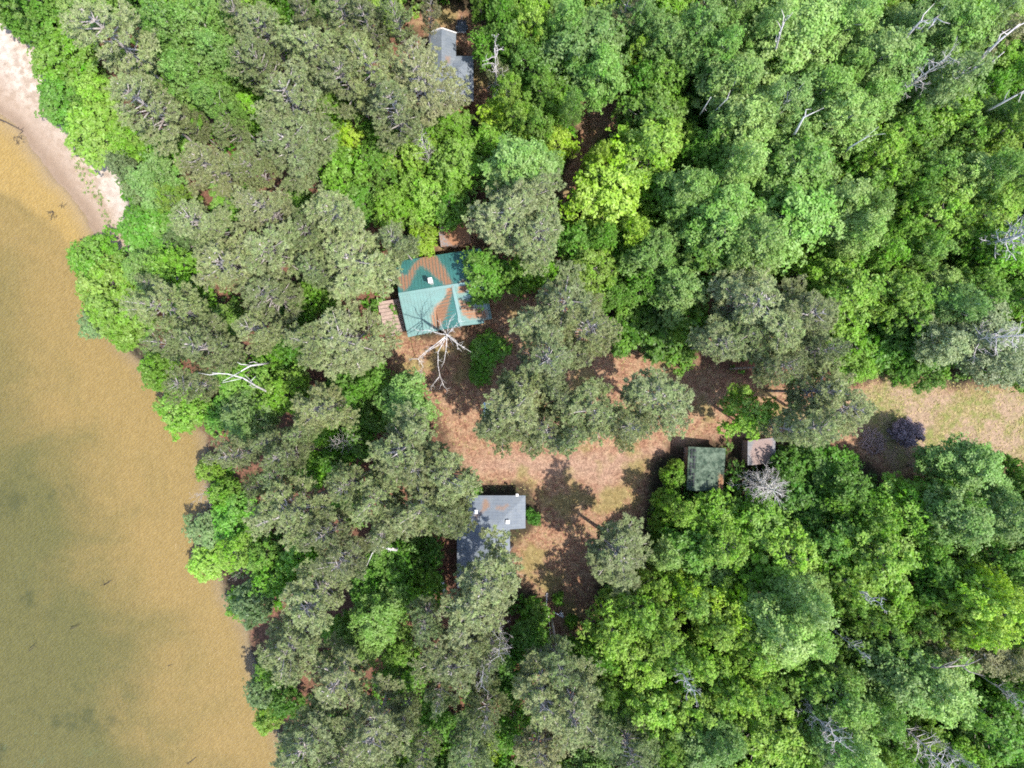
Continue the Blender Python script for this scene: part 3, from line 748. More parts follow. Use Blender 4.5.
def brush(name, label, cat, u, v, rad, n, mat, seed, z=0., hgt=.5, ln=.9):
    r = R(seed); mb = MB(); o0 = at(u, v, z)
    for i in range(n):
        a = r.uniform(0, 6.28); q = rad*math.sqrt(r.rand()); p = np.array([math.cos(a)*q, math.sin(a)*q, r.uniform(.02, hgt)*(1-.6*q/rad)])
        d = norm(r.normal(size=3)*[1,1,.3]); L_ = ln*r.uniform(.4, 1.2); mb.tube([p-d*L_/2, p+r.normal(0, .06, 3), p+d*L_/2], [.012,.03,.008], 4)
    o = mb.build(name, mat, None, True); o.location = o0; tag(o, label, cat); return o
twig_m = mat_plain('grey_twigs', (.42,.36,.37), .9, .3, 4)
brush('brush_heap', 'sprawling heap of pale grey pink dead branches behind the sandy beach', 'brush heap', 187, 269, 2.2, 260, twig_m, 1, .1, .9, 1.2)
brush('brush_heap', 'heap of pink brown dead brush at the corner of the dry grass field', 'brush heap', 872, 441, 1.3, 160, mat_plain('pinkish_twigs', (.34,.24,.22), .9, .3, 4), 2, .05, .5)
brush('sunken_brush', 'dark round clump of waterlogged brush beside the driftwood log', 'brush clump', 20, 140, .55, 70, dw, 3, -.85, .5, .6)
brush('sunken_brush', 'dark scrap of sunken brush off the beach, larger of two', 'brush clump', 53, 216, .5, 40, dw, 4, -.85, .3, .6)
brush('sunken_brush', 'small dark scrap of sunken brush closest to the beach', 'brush clump', 64, 205, .3, 22, dw, 5, -.8, .3, .5)
# pale tarp and bent sheet
r = R(5); n = 18; mb = MB()
vs = [((i/n-.5)*2.2, (j/n-.5)*1.8, .55*math.exp(-((i/n-.5)**2+(j/n-.5)**2)*9)+r.uniform(0, .09)) for j in range(n+1) for i in range(n+1)]
mb.add(vs, [(j*(n+1)+i, j*(n+1)+i+1, (j+1)*(n+1)+i+1, (j+1)*(n+1)+i) for j in range(n) for i in range(n)])
o = mb.build('tarp', mat_plain('pale_blue_tarp', (.34,.44,.47), .5, .15, 2), None, True); o.location = at(493, 410, .02); o.scale = (.85, .85, .8); tag(o, 'pale blue grey crumpled tarp half hidden under pine boughs', 'tarp')
mb = MB(); mb.box((-.55,-.12,0), (.1,.12,.05)); mb.box((.04,-.12,0), (.12,.12,.6)); mb.bar((-.5,0,.03), (.3,.75,.03), .10, .05)
o = mb.build('metal_bracket', mat_plain('galvanised_sheet', (.5,.52,.55), .4, .15, 3, metal=.5)); o.location = at(561, 612, .03); o.rotation_euler = (0, 0, 1.9); tag(o, 'small bent grey metal bracket lying on shaded reddish needles', 'scrap')
# ------------------------------------------------------------------ trees
needle_m = mat_leaf('pine_needles', .36, .66, 1.40, .022, .6, .25)
leaf_m = mat_leaf('broad_leaves', .45, .68, 1.34, .022, .5, .32)
fine_m = mat_leaf('small_leaves', .45, .68, 1.34, .020, .5, .32)
pine_bark = mat_bark('pine_bark', (.19,.16,.145), (.40,.36,.335))
grey_bark = mat_bark('grey_bark', (.10,.09,.08), (.24,.21,.19))
white_bark = mat_bark('white_bark', (.28,.265,.24), (.46,.44,.41))
dead_m = mat_bark('dead_bark', (.28,.26,.24), (.50,.47,.445))
dead_d = mat_bark('dead_grey_bark', (.32,.275,.255), (.54,.485,.46))
PROTO = {}
PROTO['pine'] = [crown_pine(100+i, needle_m, pine_bark, 4.0, 18., 7.5+(i % 4)*.9, 8+(i % 3)) for i in range(9)]
PROTO['maple'] = [crown_broad(200+i, leaf_m, grey_bark, 4.0, 13., 3.5, 44, 1.05, 28, 7, .175, .10, .27, rough=.19) for i in range(6)]
PROTO['oak'] = [crown_broad(250+i, leaf_m, grey_bark, 4.0, 13., 3.5, 62, .82, 23, 7, .16, .096, .225, rough=.25) for i in range(4)]
PROTO['birch'] = [crown_broad(300+i, fine_m, white_bark, 3.3, 17., 6.5, 70, .80, 26, 7, .14, .085, .26, .45, rough=.22, tr=.16, conic=.25) for i in range(6)]
PROTO['thin'] = [crown_broad(350+i, fine_m, white_bark, 3.3, 17., 8., 50, .75, 20, 7, .135, .08, .27, .5, rough=.28, tr=.16, conic=.2) for i in range(3)]
PROTO['low'] = [crown_broad(400+i, leaf_m, grey_bark, 2.5, 6., 1.2, 34, .75, 22, 7, .16, .09, .22, rough=.16, tr=.10) for i in range(4)]
PROTO['shore'] = [crown_broad(450+i, leaf_m, grey_bark, 3.0, 5., .6, 60, .62, 22, 7, .15, .085, .20, .4, rough=.14, tr=.12) for i in range(4)]
PROTO['shrub'] = [crown_broad(500+i, leaf_m, grey_bark, 1.2, 2.2, .25, 18, .45, 18, 6, .12, .07, .17, rough=.15, tr=.05, limbs=True) for i in range(3)]
KIND = {   # code: proto, colour, object name, words, default height
 'P': ('pine', (.172,.202,.084), 'pine_tree', 'grey green pine', 18.), 'p': ('pine', (.195,.204,.094), 'pine_tree', 'pale brownish pine', 17.), 'q': ('pine', (.153,.192,.076), 'pine_tree', 'deep olive pine', 17.),
 'M': ('maple', (.155,.295,.036), 'maple_tree', 'bright green maple', 12.), 'm': ('maple', (.110,.235,.032), 'maple_tree', 'mid green maple', 11.5), 'Y': ('maple', (.232,.362,.036), 'maple_tree', 'yellow green maple', 12.),
 'K': ('oak', (.195,.320,.048), 'oak_tree', 'fresh green oak', 13.), 'k': ('oak', (.140,.255,.042), 'oak_tree', 'leaf green oak', 12.5), 'y': ('oak', (.265,.420,.060), 'oak_tree', 'yellowish oak', 13.),
 'B': ('birch', (.155,.270,.058), 'birch_tree', 'mid green birch', 16.), 'b': ('birch', (.200,.305,.080), 'birch_tree', 'pale green birch', 17.), 'N': ('birch', (.148,.248,.064), 'birch_tree', 'blue green birch', 15.), 'T': ('thin', (.175,.265,.080), 'birch_tree', 'thin crowned birch', 17.),
 'V': ('thin', (.215,.260,.125), 'aspen_tree', 'silvery green aspen', 14.), 'O': ('thin', (.190,.195,.085), 'aspen_tree', 'olive brown aspen', 12.),
 'D': ('low', (.085,.195,.026), 'sapling', 'dark green sapling', 6.), 'd': ('low', (.140,.280,.034), 'sapling', 'light green sapling', 6.5), 'n': ('low', (.140,.205,.080), 'sapling', 'blue green sapling', 6.5),
 'W': ('shore', (.160,.300,.040), 'shore_alder', 'bright low alder', 5.), 'w': ('shore', (.120,.250,.038), 'shore_alder', 'deep green low alder', 5.5), 'X': ('shore', (.200,.330,.052), 'shore_alder', 'yellow green low alder', 5.5),
 'S': ('shrub', (.12,.26,.03), 'shrub', 'small green shrub', 2.2), 's': ('shrub', (.07,.18,.026), 'shrub', 'dark green shrub', 2.2),
}
TREES = '''
w 8 10 14; w 43 17 25; W 62 58 28; w 60 99 23 4; P 113 38 40; X 94 90 16; X 100 132 32; W 126 142 16; P 143 104 32; B 168 28 24; B 186 76 20; k 162 70 12 9; W 70 26 9; w 20 28 10
d 170 150 18; N 152 180 22 10; n 121 166 12; n 133 190 10 4; k 200 84 30; B 199 26 26; B 214 100 16; q 188 122 15 12; N 217 55 18; k 140 62 8
q 246 66 20; P 266 34 27; P 262 66 18; P 288 100 33; P 290 147 40; P 318 55 30; P 343 16 28; P 346 76 26; Y 349 140 16 7; P 206 164 30; q 231 130 14 12; P 253 168 18; D 282 8 14; P 240 20 18; q 305 18 20
P 366 22 22; P 374 75 34; P 394 108 28; p 420 80 39; q 396 18 17; p 431 7 14 14; m 488 46 16 9; m 502 14 16; k 480 2 9; M 452 129 20 8; Y 498 116 20 8; K 520 118 14; D 372 132 12; m 379 160 20 8; M 458 165 27 11; b 518 166 30; k 535 128 16; m 430 128 14 7; m 400 128 12 7; M 412 186 16 8
y 533 22 17; k 512 45 18; m 530 64 20; k 545 92 20; q 500 75 12 11; K 508 92 14
N 592 45 34; B 602 70 22; M 549 102 18 9; Y 560 142 15 8; N 535 168 20 12; B 570 20 18; k 572 72 14; B 572 104 10
Y 611 188 38; Y 599 158 12; k 652 115 28; K 652 150 32; M 664 82 22; m 640 84 18; y 637 54 10; N 666 40 22; B 702 32 26; p 627 6 13; p 706 6 14; D 690 62 22; D 700 110 24; N 640 18 16; m 660 62 14
b 737 80 28; B 722 52 20; b 800 34 38; b 772 28 18; b 748 120 28; N 878 60 30; B 826 90 28; b 842 116 26; M 772 68 18; k 762 132 20; B 800 168 36; m 718 144 22; b 744 164 20; m 700 160 18; B 850 70 18; T 785 100 22; B 735 10 20; k 765 8 16; B 870 100 22
b 852 20 24; N 896 68 32; m 870 8 16; T 926 24 24; B 960 30 28; T 956 78 28; m 930 60 20; M 946 106 28; k 906 126 24; K 880 150 24; K 1002 132 24; k 932 170 24; m 986 90 18; k 966 136 18; M 892 176 20; O 1010 34 16; m 1016 76 16; T 990 20 18; m 940 6 18; B 1015 110 14; m 915 100 14
w 152 232 31 4.5; P 200 222 28; n 180 240 12; W 93 258 24; X 106 284 29; X 116 313 27; n 93 323 14 4; W 122 336 14 4; P 226 266 38; P 166 308 28; d 196 302 16; P 206 348 28; P 172 345 20; W 156 372 17 5; q 152 286 14 11
P 262 206 26; P 268 252 36; P 334 213 32; P 352 262 42; P 268 296 30; P 258 328 22; P 344 342 42; P 316 345 26; D 290 312 18; D 286 352 18; d 268 366 17; q 306 232 24; m 362 202 20 8; M 392 208 20 9; Y 422 238 14 5; q 318 270 20; P 396 240 20; M 430 200 22 9; m 452 205 18 9
P 505 215 38; P 538 232 34; P 525 200 34; m 486 275 23 9; m 576 242 20 9; D 560 236 14; K 592 270 24 10; d 546 272 14; P 562 305 36; P 590 330 30; P 538 325 26; P 545 362 36; P 520 385 24; S 487 350 15; S 480 374 10; m 604 236 14
d 664 214 18 8; Y 636 232 14; D 620 250 20; m 612 292 16 8; B 722 220 32; b 756 242 28; m 640 286 18 9; d 632 322 20 4; D 656 328 26; N 682 290 25 12; d 680 348 17 4; k 700 258 26; D 622 345 10 3; k 740 268 18; B 690 190 24
P 752 302 40; P 776 330 36; P 805 318 34; P 722 342 26; P 782 365 24; q 745 335 26; P 820 350 22
B 800 215 38; k 850 240 24; K 846 296 32; K 896 290 24; k 820 308 20; M 852 350 22 7; M 860 368 16 6; D 886 346 22; b 842 200 24; B 870 210 18
b 862 228 20; K 942 214 28; K 990 212 30; k 926 250 22; k 976 292 24; N 962 306 20; V 985 335 34; V 1000 360 24; V 945 345 22; m 930 352 22 8; D 892 330 20; k 912 302 24; D 960 262 16; m 1018 300 18; k 1016 180 18; m 930 376 14 6; D 1016 340 16; m 905 372 12 6; B 1000 170 18; m 975 240 14; M 900 232 16; m 915 200 16
W 182 410 24 5; D 221 416 14 4; P 186 386 20; N 246 420 25 11; P 236 456 20; X 208 470 12 4; W 222 494 14 5; w 234 520 24 5; n 203 532 15 3.5; P 290 512 36; P 286 456 20; P 320 408 26; d 324 432 15; q 276 472 16; P 345 486 20; X 206 564 17 3; P 330 532 24; k 262 556 14 8; q 268 440 16; q 300 432 16; q 258 485 14
P 402 450 38; P 425 505 36; P 446 478 30; P 378 498 26; P 420 470 30; P 388 530 22; N 404 402 26 12; D 364 420 18; m 350 508 16 8; P 345 562 26; m 398 570 22 8; D 426 556 14; m 385 555 16 7; D 352 440 18; D 345 395 20; P 452 520 22; D 330 462 14
P 512 412 32; P 545 428 26; P 592 410 34; P 656 402 40; P 502 428 29; P 575 432 22; P 560 400 22; P 625 425 22; W 674 478 11 4; W 668 500 12 5; W 666 522 13 5; w 663 540 12 4; X 677 466 7 4; P 617 555 40 14.5; s 535 520 6; s 529 514 5; S 475 491 6
K 750 414 24 13; P 818 392 30; P 842 410 30; P 815 428 30; P 786 430 18; M 712 518 24 9; M 758 526 28 9; m 700 548 28 9; K 784 556 28; D 790 472 20; D 802 502 26; M 842 502 17 9; m 832 546 24; D 826 472 24; d 806 450 12 4; K 722 545 22; D 845 465 14 4
m 852 492 24 9; M 905 510 28 10; K 880 560 34; N 972 466 26 12; B 953 474 20 10; N 962 520 28; N 1006 516 24; m 1004 562 22; k 950 500 18; M 875 520 22; m 930 540 18; D 1012 468 12; m 930 565 18; K 845 580 24; N 990 492 18 10; m 1018 490 12 9
n 250 604 20 8; P 314 598 34; P 290 645 32; P 340 680 38; n 262 690 16 6; D 285 705 15; X 266 720 13 4; d 240 604 14 4; B 376 620 25 12; B 360 650 20 11; d 272 668 14; P 312 742 38; P 372 735 38; q 318 716 18; q 340 762 24; k 396 650 18 9; d 290 762 12 5; q 300 615 20
P 489 583 40; P 446 514 22; P 480 612 36; P 452 662 34; q 424 622 20; q 492 655 18; P 465 640 24; d 425 748 18; q 486 712 22; P 545 692 36; P 572 712 36; D 512 672 20; D 530 642 16; d 535 615 13 4; d 532 632 12 4; q 470 752 26; Y 492 752 14 6; p 540 756 26; q 560 668 24; q 405 715 16; m 510 695 14 7; q 440 690 18; D 455 735 14; d 545 655 8 4; P 420 765 18; D 575 655 14; S 558 600 5; S 572 622 6
K 612 632 24; K 640 612 24; K 660 632 24; K 640 662 26; k 692 600 20; K 716 626 24; K 650 706 28; K 690 706 24; q 632 756 26; N 702 742 26 12; K 726 690 22; k 605 690 14; Y 682 588 16; k 672 655 20; m 600 655 16; k 664 745 16; q 600 735 18; m 622 600 16 8; K 700 660 20; k 670 765 14; D 640 730 14
Y 732 606 24; k 782 590 24; b 782 632 30; b 808 606 22; K 808 675 30; y 738 690 24; k 764 690 20; K 770 735 34; B 846 702 26; N 722 742 20; b 852 748 24; M 890 600 24; k 892 640 22; K 756 650 22; B 812 640 20; k 832 665 16; k 800 762 20; V 838 756 18; K 740 640 16; k 870 620 14
y 968 598 24 16; y 1000 612 26 16; y 978 628 20 16; Y 990 590 18 16; O 985 655 22; O 1012 660 18; O 940 650 15; N 898 680 30; b 942 690 30; m 1002 732 34; m 1016 690 18; m 896 748 22; D 872 662 20; k 850 600 16; k 918 622 18; B 880 715 18; D 950 740 18; k 965 712 16; M 965 765 22; m 920 760 14; D 905 715 14; m 1015 640 12; k 940 600 14; m 930 575 14; D 965 680 14; D 985 690 12; k 1018 580 14; K 875 760 14
'''
bright = {'P': 1.0}
rows = []
for ln in TREES.replace('\n', ';').split(';'):
    f = ln.split()
    if f: rows.append((f[0], float(f[1]), float(f[2]), float(f[3]), float(f[4]) if len(f) > 4 else None))
# fill canopy holes that the list leaves between the crowns
fr = R(5); gu, gv = np.meshgrid(np.arange(-12, 1040, 5.), np.arange(-12, 784, 5.)); G = np.stack([gu.ravel(), gv.ravel()], 1)
gd = np.full(len(G), 1e9)
for c_, u_, v_, rad_, _h in rows: gd = np.minimum(gd, np.hypot(G[:, 0]-u_, G[:, 1]-v_)-rad_*1.0)
gw = np.array([at(u_, v_, 0)[:2] for u_, v_ in G]); g8 = np.array([at(u_, v_, 7)[:2] for u_, v_ in G])
okm = (np.max([np.maximum(sdf(gw, c_), sdf(g8, c_)) for c_ in CLEAR], axis=0) < -1.2) & (sdf(gw, lake_poly) < -2.5) & (sdf(gw, SAND) < -1.5)
okm &= ~((G[:, 0] > 425) & (G[:, 0] < 530) & (G[:, 1] > 485) & (G[:, 1] < 595)) & ~((G[:, 0] > 380) & (G[:, 0] < 495) & (G[:, 1] > 215) & (G[:, 1] < 350)) & ~((G[:, 0] > 670) & (G[:, 0] < 785) & (G[:, 1] > 425) & (G[:, 1] < 500)) & ~((G[:, 0] > 405) & (G[:, 0] < 500) & (G[:, 1] > 5) & (G[:, 1] < 112))
gp = np.max([sdf(gw, c_) for c_ in PINES], axis=0) > -1
nfill = 0
while nfill < 125:
    sc_ = np.where(okm, gd-np.where(gp, 2.0, 0), -1e9); k_ = int(np.argmax(sc_))
    if sc_[k_] < 2.5: break
    u_, v_ = G[k_]; rad_ = float(min(24, max(11, gd[k_]+9))); pine_ = gp[k_]
    code_ = fr.choice(['d', 'd', 'k', 'm', 'M'] if pine_ else ['k', 'K', 'm', 'M', 'B', 'b'])
    rows.append((code_, u_, v_, rad_, float(fr.uniform(7, 11) if pine_ else fr.uniform(8, 12.)))); nfill += 1
    gd = np.minimum(gd, np.hypot(G[:, 0]-u_, G[:, 1]-v_)-rad_)
print('fill trees', nfill, 'total', len(rows))
def put(proto, name, pos, rz, sxy, sz, colr, parts=('trunk', 'crown')):
    crown, trunk, info = proto
    root = empty(name, pos, rz)
    for nm, me in zip(('trunk', parts[1]), (trunk, crown)):
        o = link(nm, me, root); o.color = (*colr, 1)
        o.scale = (sxy, sxy, sz)
    return root
trees = []                                            # (root, code, u, v, words)
r = R(11)
for i, (c, u, v, rad, H) in enumerate(rows):
    fam, colr, name, words, H0 = KIND[c]
    pr = PROTO[fam][r.randint(len(PROTO[fam]))]; inf = pr[2]
    H = (H or H0)*r.uniform(.94, 1.06)
    hc = inf['hc']*H/inf['H']
    p = at(u, v, hc); s = rad*(0.97 if fam == 'pine' else 1.10)*(CAMZ-hc)/F/inf['R']
    jit = r.uniform(.80, 1.18); hj = r.normal(0, .022, 3)
    cc = tuple(max(.005, x*jit*(1+h)) for x, h in zip(colr, hj))
    root = put(pr, name, (p[0], p[1], -.05), r.uniform(0, 6.28), s, H/inf['H'], cc)
    for ft in FOOT:                                   # a trunk never stands inside a building: it grows beside the wall and leans over the roof
        b2_ = np.array([[root.location.x, root.location.y]])
        if inside(b2_, ft)[0] or dist(b2_, ft, True)[0] < .35:
            bestq = None
            for k2 in range(len(ft)):
                a_, c_ = ft[k2], ft[(k2+1) % len(ft)]; t_ = np.clip(((b2_[0]-a_) @ (c_-a_))/((c_-a_) @ (c_-a_)), 0, 1); q_ = a_+(c_-a_)*t_
                nrm = np.array([(c_-a_)[1], -(c_-a_)[0]]); nrm /= np.linalg.norm(nrm)
                for sg in (1, -1):
                    z_ = (q_+nrm*sg*.6)[None]
                    if not any(inside(z_, g_)[0] for g_ in FOOT) and (bestq is None or np.hypot(*(z_[0]-b2_[0])) < np.hypot(*(bestq-b2_[0]))): bestq = z_[0]
            dv_ = bestq-b2_[0]; root.location.x, root.location.y = bestq
            tilt_ = Vector((0, 0, 1)).rotation_difference(Vector((-dv_[0], -dv_[1], hc)))
            root.rotation_euler = (tilt_ @ root.rotation_euler.to_quaternion()).to_euler()
            print('leaning tree', c, u, v, dv_.round(1))
    trees.append([root, c, u, v, words, rad])
# ---- bare and dead trees
DEAD = {}
def dead_at(key, label, name, cat, u, v, rad, H, mat, rz=0., frac=.72, **kw):
    pr = dead_tree(900+hash_(key), mat, H=H, Rc=4., **kw)
    hc = H*frac; p = at(u, v, hc); s = rad*(CAMZ-hc)/F/4.
    root = put(pr, name, (p[0], p[1], -.05), rz, s, 1.0, (1,1,1), ('trunk', 'branches')); tag(root, label, cat, 'dead trees'); return root
def hash_(k): return sum(ord(x)*(i+3) for i, x in enumerate(k)) % 997
STAR = [[(447,335,11.4),(441,326,12.),(440,319,12.4)], [(447,335,11.4),(449,322,12.2),(456,313,12.6)], [(447,335,11.5),(455,326,12.),(460,321,12.3)], [(447,335,11.3),(437,333,11.9),(428,330,12.1),(418,331,12.)],
 [(446,336,11.),(436,344,11.),(424,353,10.6),(418,359,10.3),(408,359,10.1)], [(418,359,10.3),(423,366,9.9),(420,372,9.8)], [(446,337,10.8),(437,346,10.5),(428,351,10.4),(421,358,10.5)], [(446,338,10.5),(438,352,9.9),(438,365,9.2),(440,376,8.6),(444,386,8.),(448,391,7.9)],
 [(439,377,8.6),(434,383,8.4),(430,390,8.2)], [(448,336,11.4),(455,342,11.5),(463,347,11.4),(471,352,11.3)], [(457,343,11.4),(458,350,11.2)], [(447,335,11.4),(446,350,10.2),(444,362,9.3),(441,368,9.)], [(447,334,11.5),(451,330,13.),(452,328,13.6)]]
hub = at(447, 335, 11.4); root = empty('dead_tree', (hub[0], hub[1], -.05)); sb = MB(); tb = MB(); sr = R(3); h0 = np.array([hub[0], hub[1], -.05])
tb.tube([(0,0,0),(.05,0,4),(-.04,.05,8),(0,0,11.6)], [.18,.14,.11,.08], 8); tb.build('trunk', dead_m, root, True)
for k_, ln_ in enumerate(STAR):
    q = [at(*p_)-h0 for p_ in ln_]; n_ = len(q); r0_ = (.042 if n_ > 3 else .028)
    sb.tube(q, [r0_*(1-.75*i/(n_-1)) for i in range(n_)], 5)
    for t_ in range(3*n_):
        j = sr.randint(0, n_-1); a_ = q[j]+(q[j+1]-q[j])*sr.rand(); d_ = norm(norm(q[j+1]-q[j])*.8+sr.normal(0, .55, 3)); L_ = sr.uniform(.2, .75); sb.tube([a_, a_+d_*L_*.5, a_+d_*L_+sr.normal(0, .08, 3)], [.018,.013,.006], 3)
sb.build('branches', dead_m, root, True); tag(root, 'tall bare white dead tree standing star shaped beside the green roofed cabin', 'dead tree', 'dead trees')
dead_at('spruce', 'dense twiggy grey dead spruce beside the small flat roofed shed', 'dead_tree', 'dead tree', 765, 487, 29, 8., dead_m, frac=.7, nb=75, zb=.25, sub=5, fine=1, r0=.16, up=(-.05,.5), wig=.06)
dead_at('bush', 'grey pink dead bush between pines on the lake side of the grey cabin', 'dead_tree', 'dead tree', 342, 442, 18, 10., dead_d, nb=30, zb=.3, sub=4, r0=.1, up=(.2,1.))
dead_at('bare1', 'bare greyish treetop between saplings above the green roofed cabin', 'dead_tree', 'dead tree', 427, 152, 17, 13., dead_d, nb=26, zb=.45, sub=4, r0=.12, up=(.2,.9))
dead_at('bare2', 'twisted bare grey tree at the corner of the half hidden grey house', 'dead_tree', 'dead tree', 496, 70, 24, 15., dead_d, nb=15, zb=.4, sub=4, r0=.2, up=(.1,.7), wig=.25)
dead_at('bare3', 'white bare tree rising through yellowish oaks in the lower forest', 'dead_tree', 'dead tree', 682, 672, 20, 16.5, dead_m, nb=16, zb=.6, sub=4, r0=0.26, up=(.1,.8), wig=.2)
dead_at('snag1', 'upper of two broken grey snags among maples in the lower forest', 'dead_tree', 'dead tree', 858, 590, 17, 15.5, dead_m, nb=12, zb=.65, sub=4, r0=0.29, up=(-.3,.4), wig=.25)
dead_at('snag2', 'lower of two broken grey snags among maples in the lower forest', 'dead_tree', 'dead tree', 848, 642, 14, 14.5, dead_m, nb=12, zb=.6, sub=4, r0=0.29, up=(-.2,.5), wig=.22)
dead_at('tang1', 'tangled grey dead crown spreading widest in the lower forest', 'dead_tree', 'dead tree', 818, 718, 24, 15.5, dead_d, nb=33, zb=.55, sub=4, r0=0.22, up=(-.1,.6), wig=.1)
dead_at('tang2', 'tangled grey dead crown at the bottom edge of the photo', 'dead_tree', 'dead tree', 925, 746, 25, 15.5, dead_d, nb=36, zb=.5, sub=4, r0=0.22, up=(-.1,.6), wig=.1)
dead_at('tang3', 'smaller pale grey dead top beside the tangled crown at the bottom edge', 'dead_tree', 'dead tree', 953, 752, 14, 14.5, dead_m, nb=28, zb=.55, sub=4, r0=0.17, up=(.1,.9))
dead_at('pale4', 'pinkish dead top beyond the yellowish oaks near the photo corner', 'dead_tree', 'dead tree', 1006, 692, 13, 15.5, dead_d, nb=22, zb=.6, sub=4, r0=0.17)
dead_at('pale5', 'grey dead crown of fine branches among birches in the upper forest', 'dead_tree', 'dead tree', 914, 82, 18, 18.5, dead_d, nb=28, zb=.6, sub=4, r0=0.20, up=(.0,.7))
dead_at('big', 'large bare pale grey tree leaning out over the edge beyond the oaks', 'dead_tree', 'dead tree', 1016, 236, 32, 17.5, dead_m, nb=36, zb=.55, sub=5, r0=0.29, up=(.1,.8), wig=.12)
dead_at('silv', 'fine bare grey crown standing among the silvery green aspens', 'dead_tree', 'dead tree', 988, 338, 30, 17.5, dead_d, nb=30, zb=.55, sub=4, r0=0.20, up=(.2,.9), wig=.12)
dead_at('shore', 'bare grey shoreline tree with branches over the water beside the yellow green alder', 'dead_tree', 'dead tree', 203, 494, 15, 5., dead_d, nb=16, zb=.3, sub=4, r0=.10, up=(.1,.6))
dead_at('shore2', 'bare grey shoreline bush at the water beside the lowest pines', 'dead_tree', 'dead tree', 240, 572, 13, 5., dead_d, nb=14, zb=.3, sub=4, r0=.10, up=(.1,.6))
dead_at('pinedead', 'pinkish bare treetop between the pines below the grey cabin', 'dead_tree', 'dead tree', 500, 636, 19, 17., dead_d, nb=26, zb=.5, sub=4, r0=.13, up=(.0,.6), wig=.08)
dead_at('pinedead2', 'bare grey treetop showing inside the pine crown below the grey cabin', 'dead_tree', 'dead tree', 484, 661, 16, 19., dead_d, nb=22, zb=.6, sub=4, r0=.13, up=(.1,.7), wig=.08)
def limb(name, label, pts, rad, mat, seed, forks=4, cat='dead tree'):
    "a leaning or broken bare stem given by photo pixels and heights"
    q = [at(*p) for p in pts]; o0 = q[0].copy(); rr = R(seed); mb = MB(); n = len(q)
    mb.tube([p-o0 for p in q], [rad*(1-.75*i/(n-1)) for i in range(n)], 7)
    tb = mb
    for k in range(forks):
        j = rr.randint(1, n-1) if n > 2 else 0; a = q[j]+(q[min(j+1, n-1)]-q[j])*rr.rand(); d = norm((q[min(j+1, n-1)]-q[j])+rr.normal(0, .9, 3)); L = rr.uniform(.8, 1.8)
        m = a+d*L*.5+rr.normal(0, .12, 3); tb.tube([a-o0, m-o0, a+d*L-o0+rr.normal(0, .2, 3)], [rad*.4, rad*.25, .012], 4)
    o = mb.build(name, mat, None, True); o.location = o0; tag(o, label, cat, 'dead trees'); return o
limb('dead_tree', 'forked bleached dead trunk leaning over pines toward the lake', [(283,398,.0),(268,392,8.),(256,386,12.),(243,378,14.5),(228,374,15.),(212,373,15.5)], .11, dead_m, 1, 7)
limb('dead_tree', 'short bleached dead limb just above the forked leaning trunk', [(275,362,.0),(262,364,12.),(250,366,14.),(238,373,14.5)], .12, dead_m, 2, 3)
limb('dead_tree', 'antler shaped white dead top between pines on the lake side of grey cabin', [(399,545,.0),(396,550,8.),(390,549,11.5),(381,547,12.),(374,551,12.2)], .15, dead_m, 3, 7)
limb('dead_tree', 'white broken stub beside the dark path through the upper forest', [(556,121,.0),(553,119,3.),(551,116,4.)], .22, dead_m, 4, 2)
limb('dead_tree', 'white bent broken birch stem among pale birches in the upper forest', [(786,142,.0),(795,133,14.),(804,117,18.),(824,108,18.6)], .13, white_bark, 5, 1)
limb('dead_tree', 'thin straight white dead stem right of the bent broken birch', [(838,160,.0),(850,147,15.),(869,136,18.5)], .10, white_bark, 6, 2)
limb('dead_tree', 'thin leaning white stem in the dark gap beside the big silver leaved oak', [(696,122,.0),(701,113,10.),(711,97,16.)], .09, white_bark, 7, 1)
limb('dead_tree', 'second thin leaning white stem beside the pale birches', [(708,121,.0),(714,112,10.),(728,98,16.)], .09, white_bark, 8, 1)
limb('dead_tree', 'grey forked bare stem between birches near the upper edge', [(770,62,.0),(776,48,14.),(781,30,18.),(786,18,19.5)], .12, dead_d, 9, 7)
limb('dead_tree', 'long pale bare stem slanting toward the upper photo corner', [(955,92,.0),(980,60,15.),(1000,40,18.),(1020,24,19.5)], .16, dead_d, 10, 5)
limb('dead_tree', 'pale bare stem just below the one slanting to the photo corner', [(966,86,.0),(987,66,15.),(1004,52,18.5)], .12, dead_d, 11, 3)
limb('dead_tree', 'pale bare stem at the photo edge above the fresh green oak', [(970,120,.0),(1000,104,16.),(1026,90,19.)], .12, dead_d, 12, 3)
limb('dead_tree', 'bare curved stem between thin birches at the upper edge', [(893,52,.0),(906,37,15.),(920,22,18.),(938,17,19.)], .15, dead_d, 13, 6)
limb('dead_tree', 'dark leaning trunk of the lower forest under olive aspens', [(885,640,.0),(905,656,10.),(935,668,13.),(968,665,14.)], .16, grey_bark, 14, 7)
# ---- purple bush
pu = crown_broad(777, mat_leaf('purple_leaves', .2, .6, 1.5, .03), grey_bark, 1.4, 2.2, .2, 26, .42, 20, 6, .12, .07, .17, rough=.2, tr=.05)
p = at(907, 432, 1.3); s = 14*(CAMZ-1.3)/F/1.4
root = put(pu, 'purple_bush', (p[0], p[1], 0), .4, s, 1.0, (.21,.16,.175)); tag(root, 'round purple leaved bush standing alone in the dry grass field', 'bush')
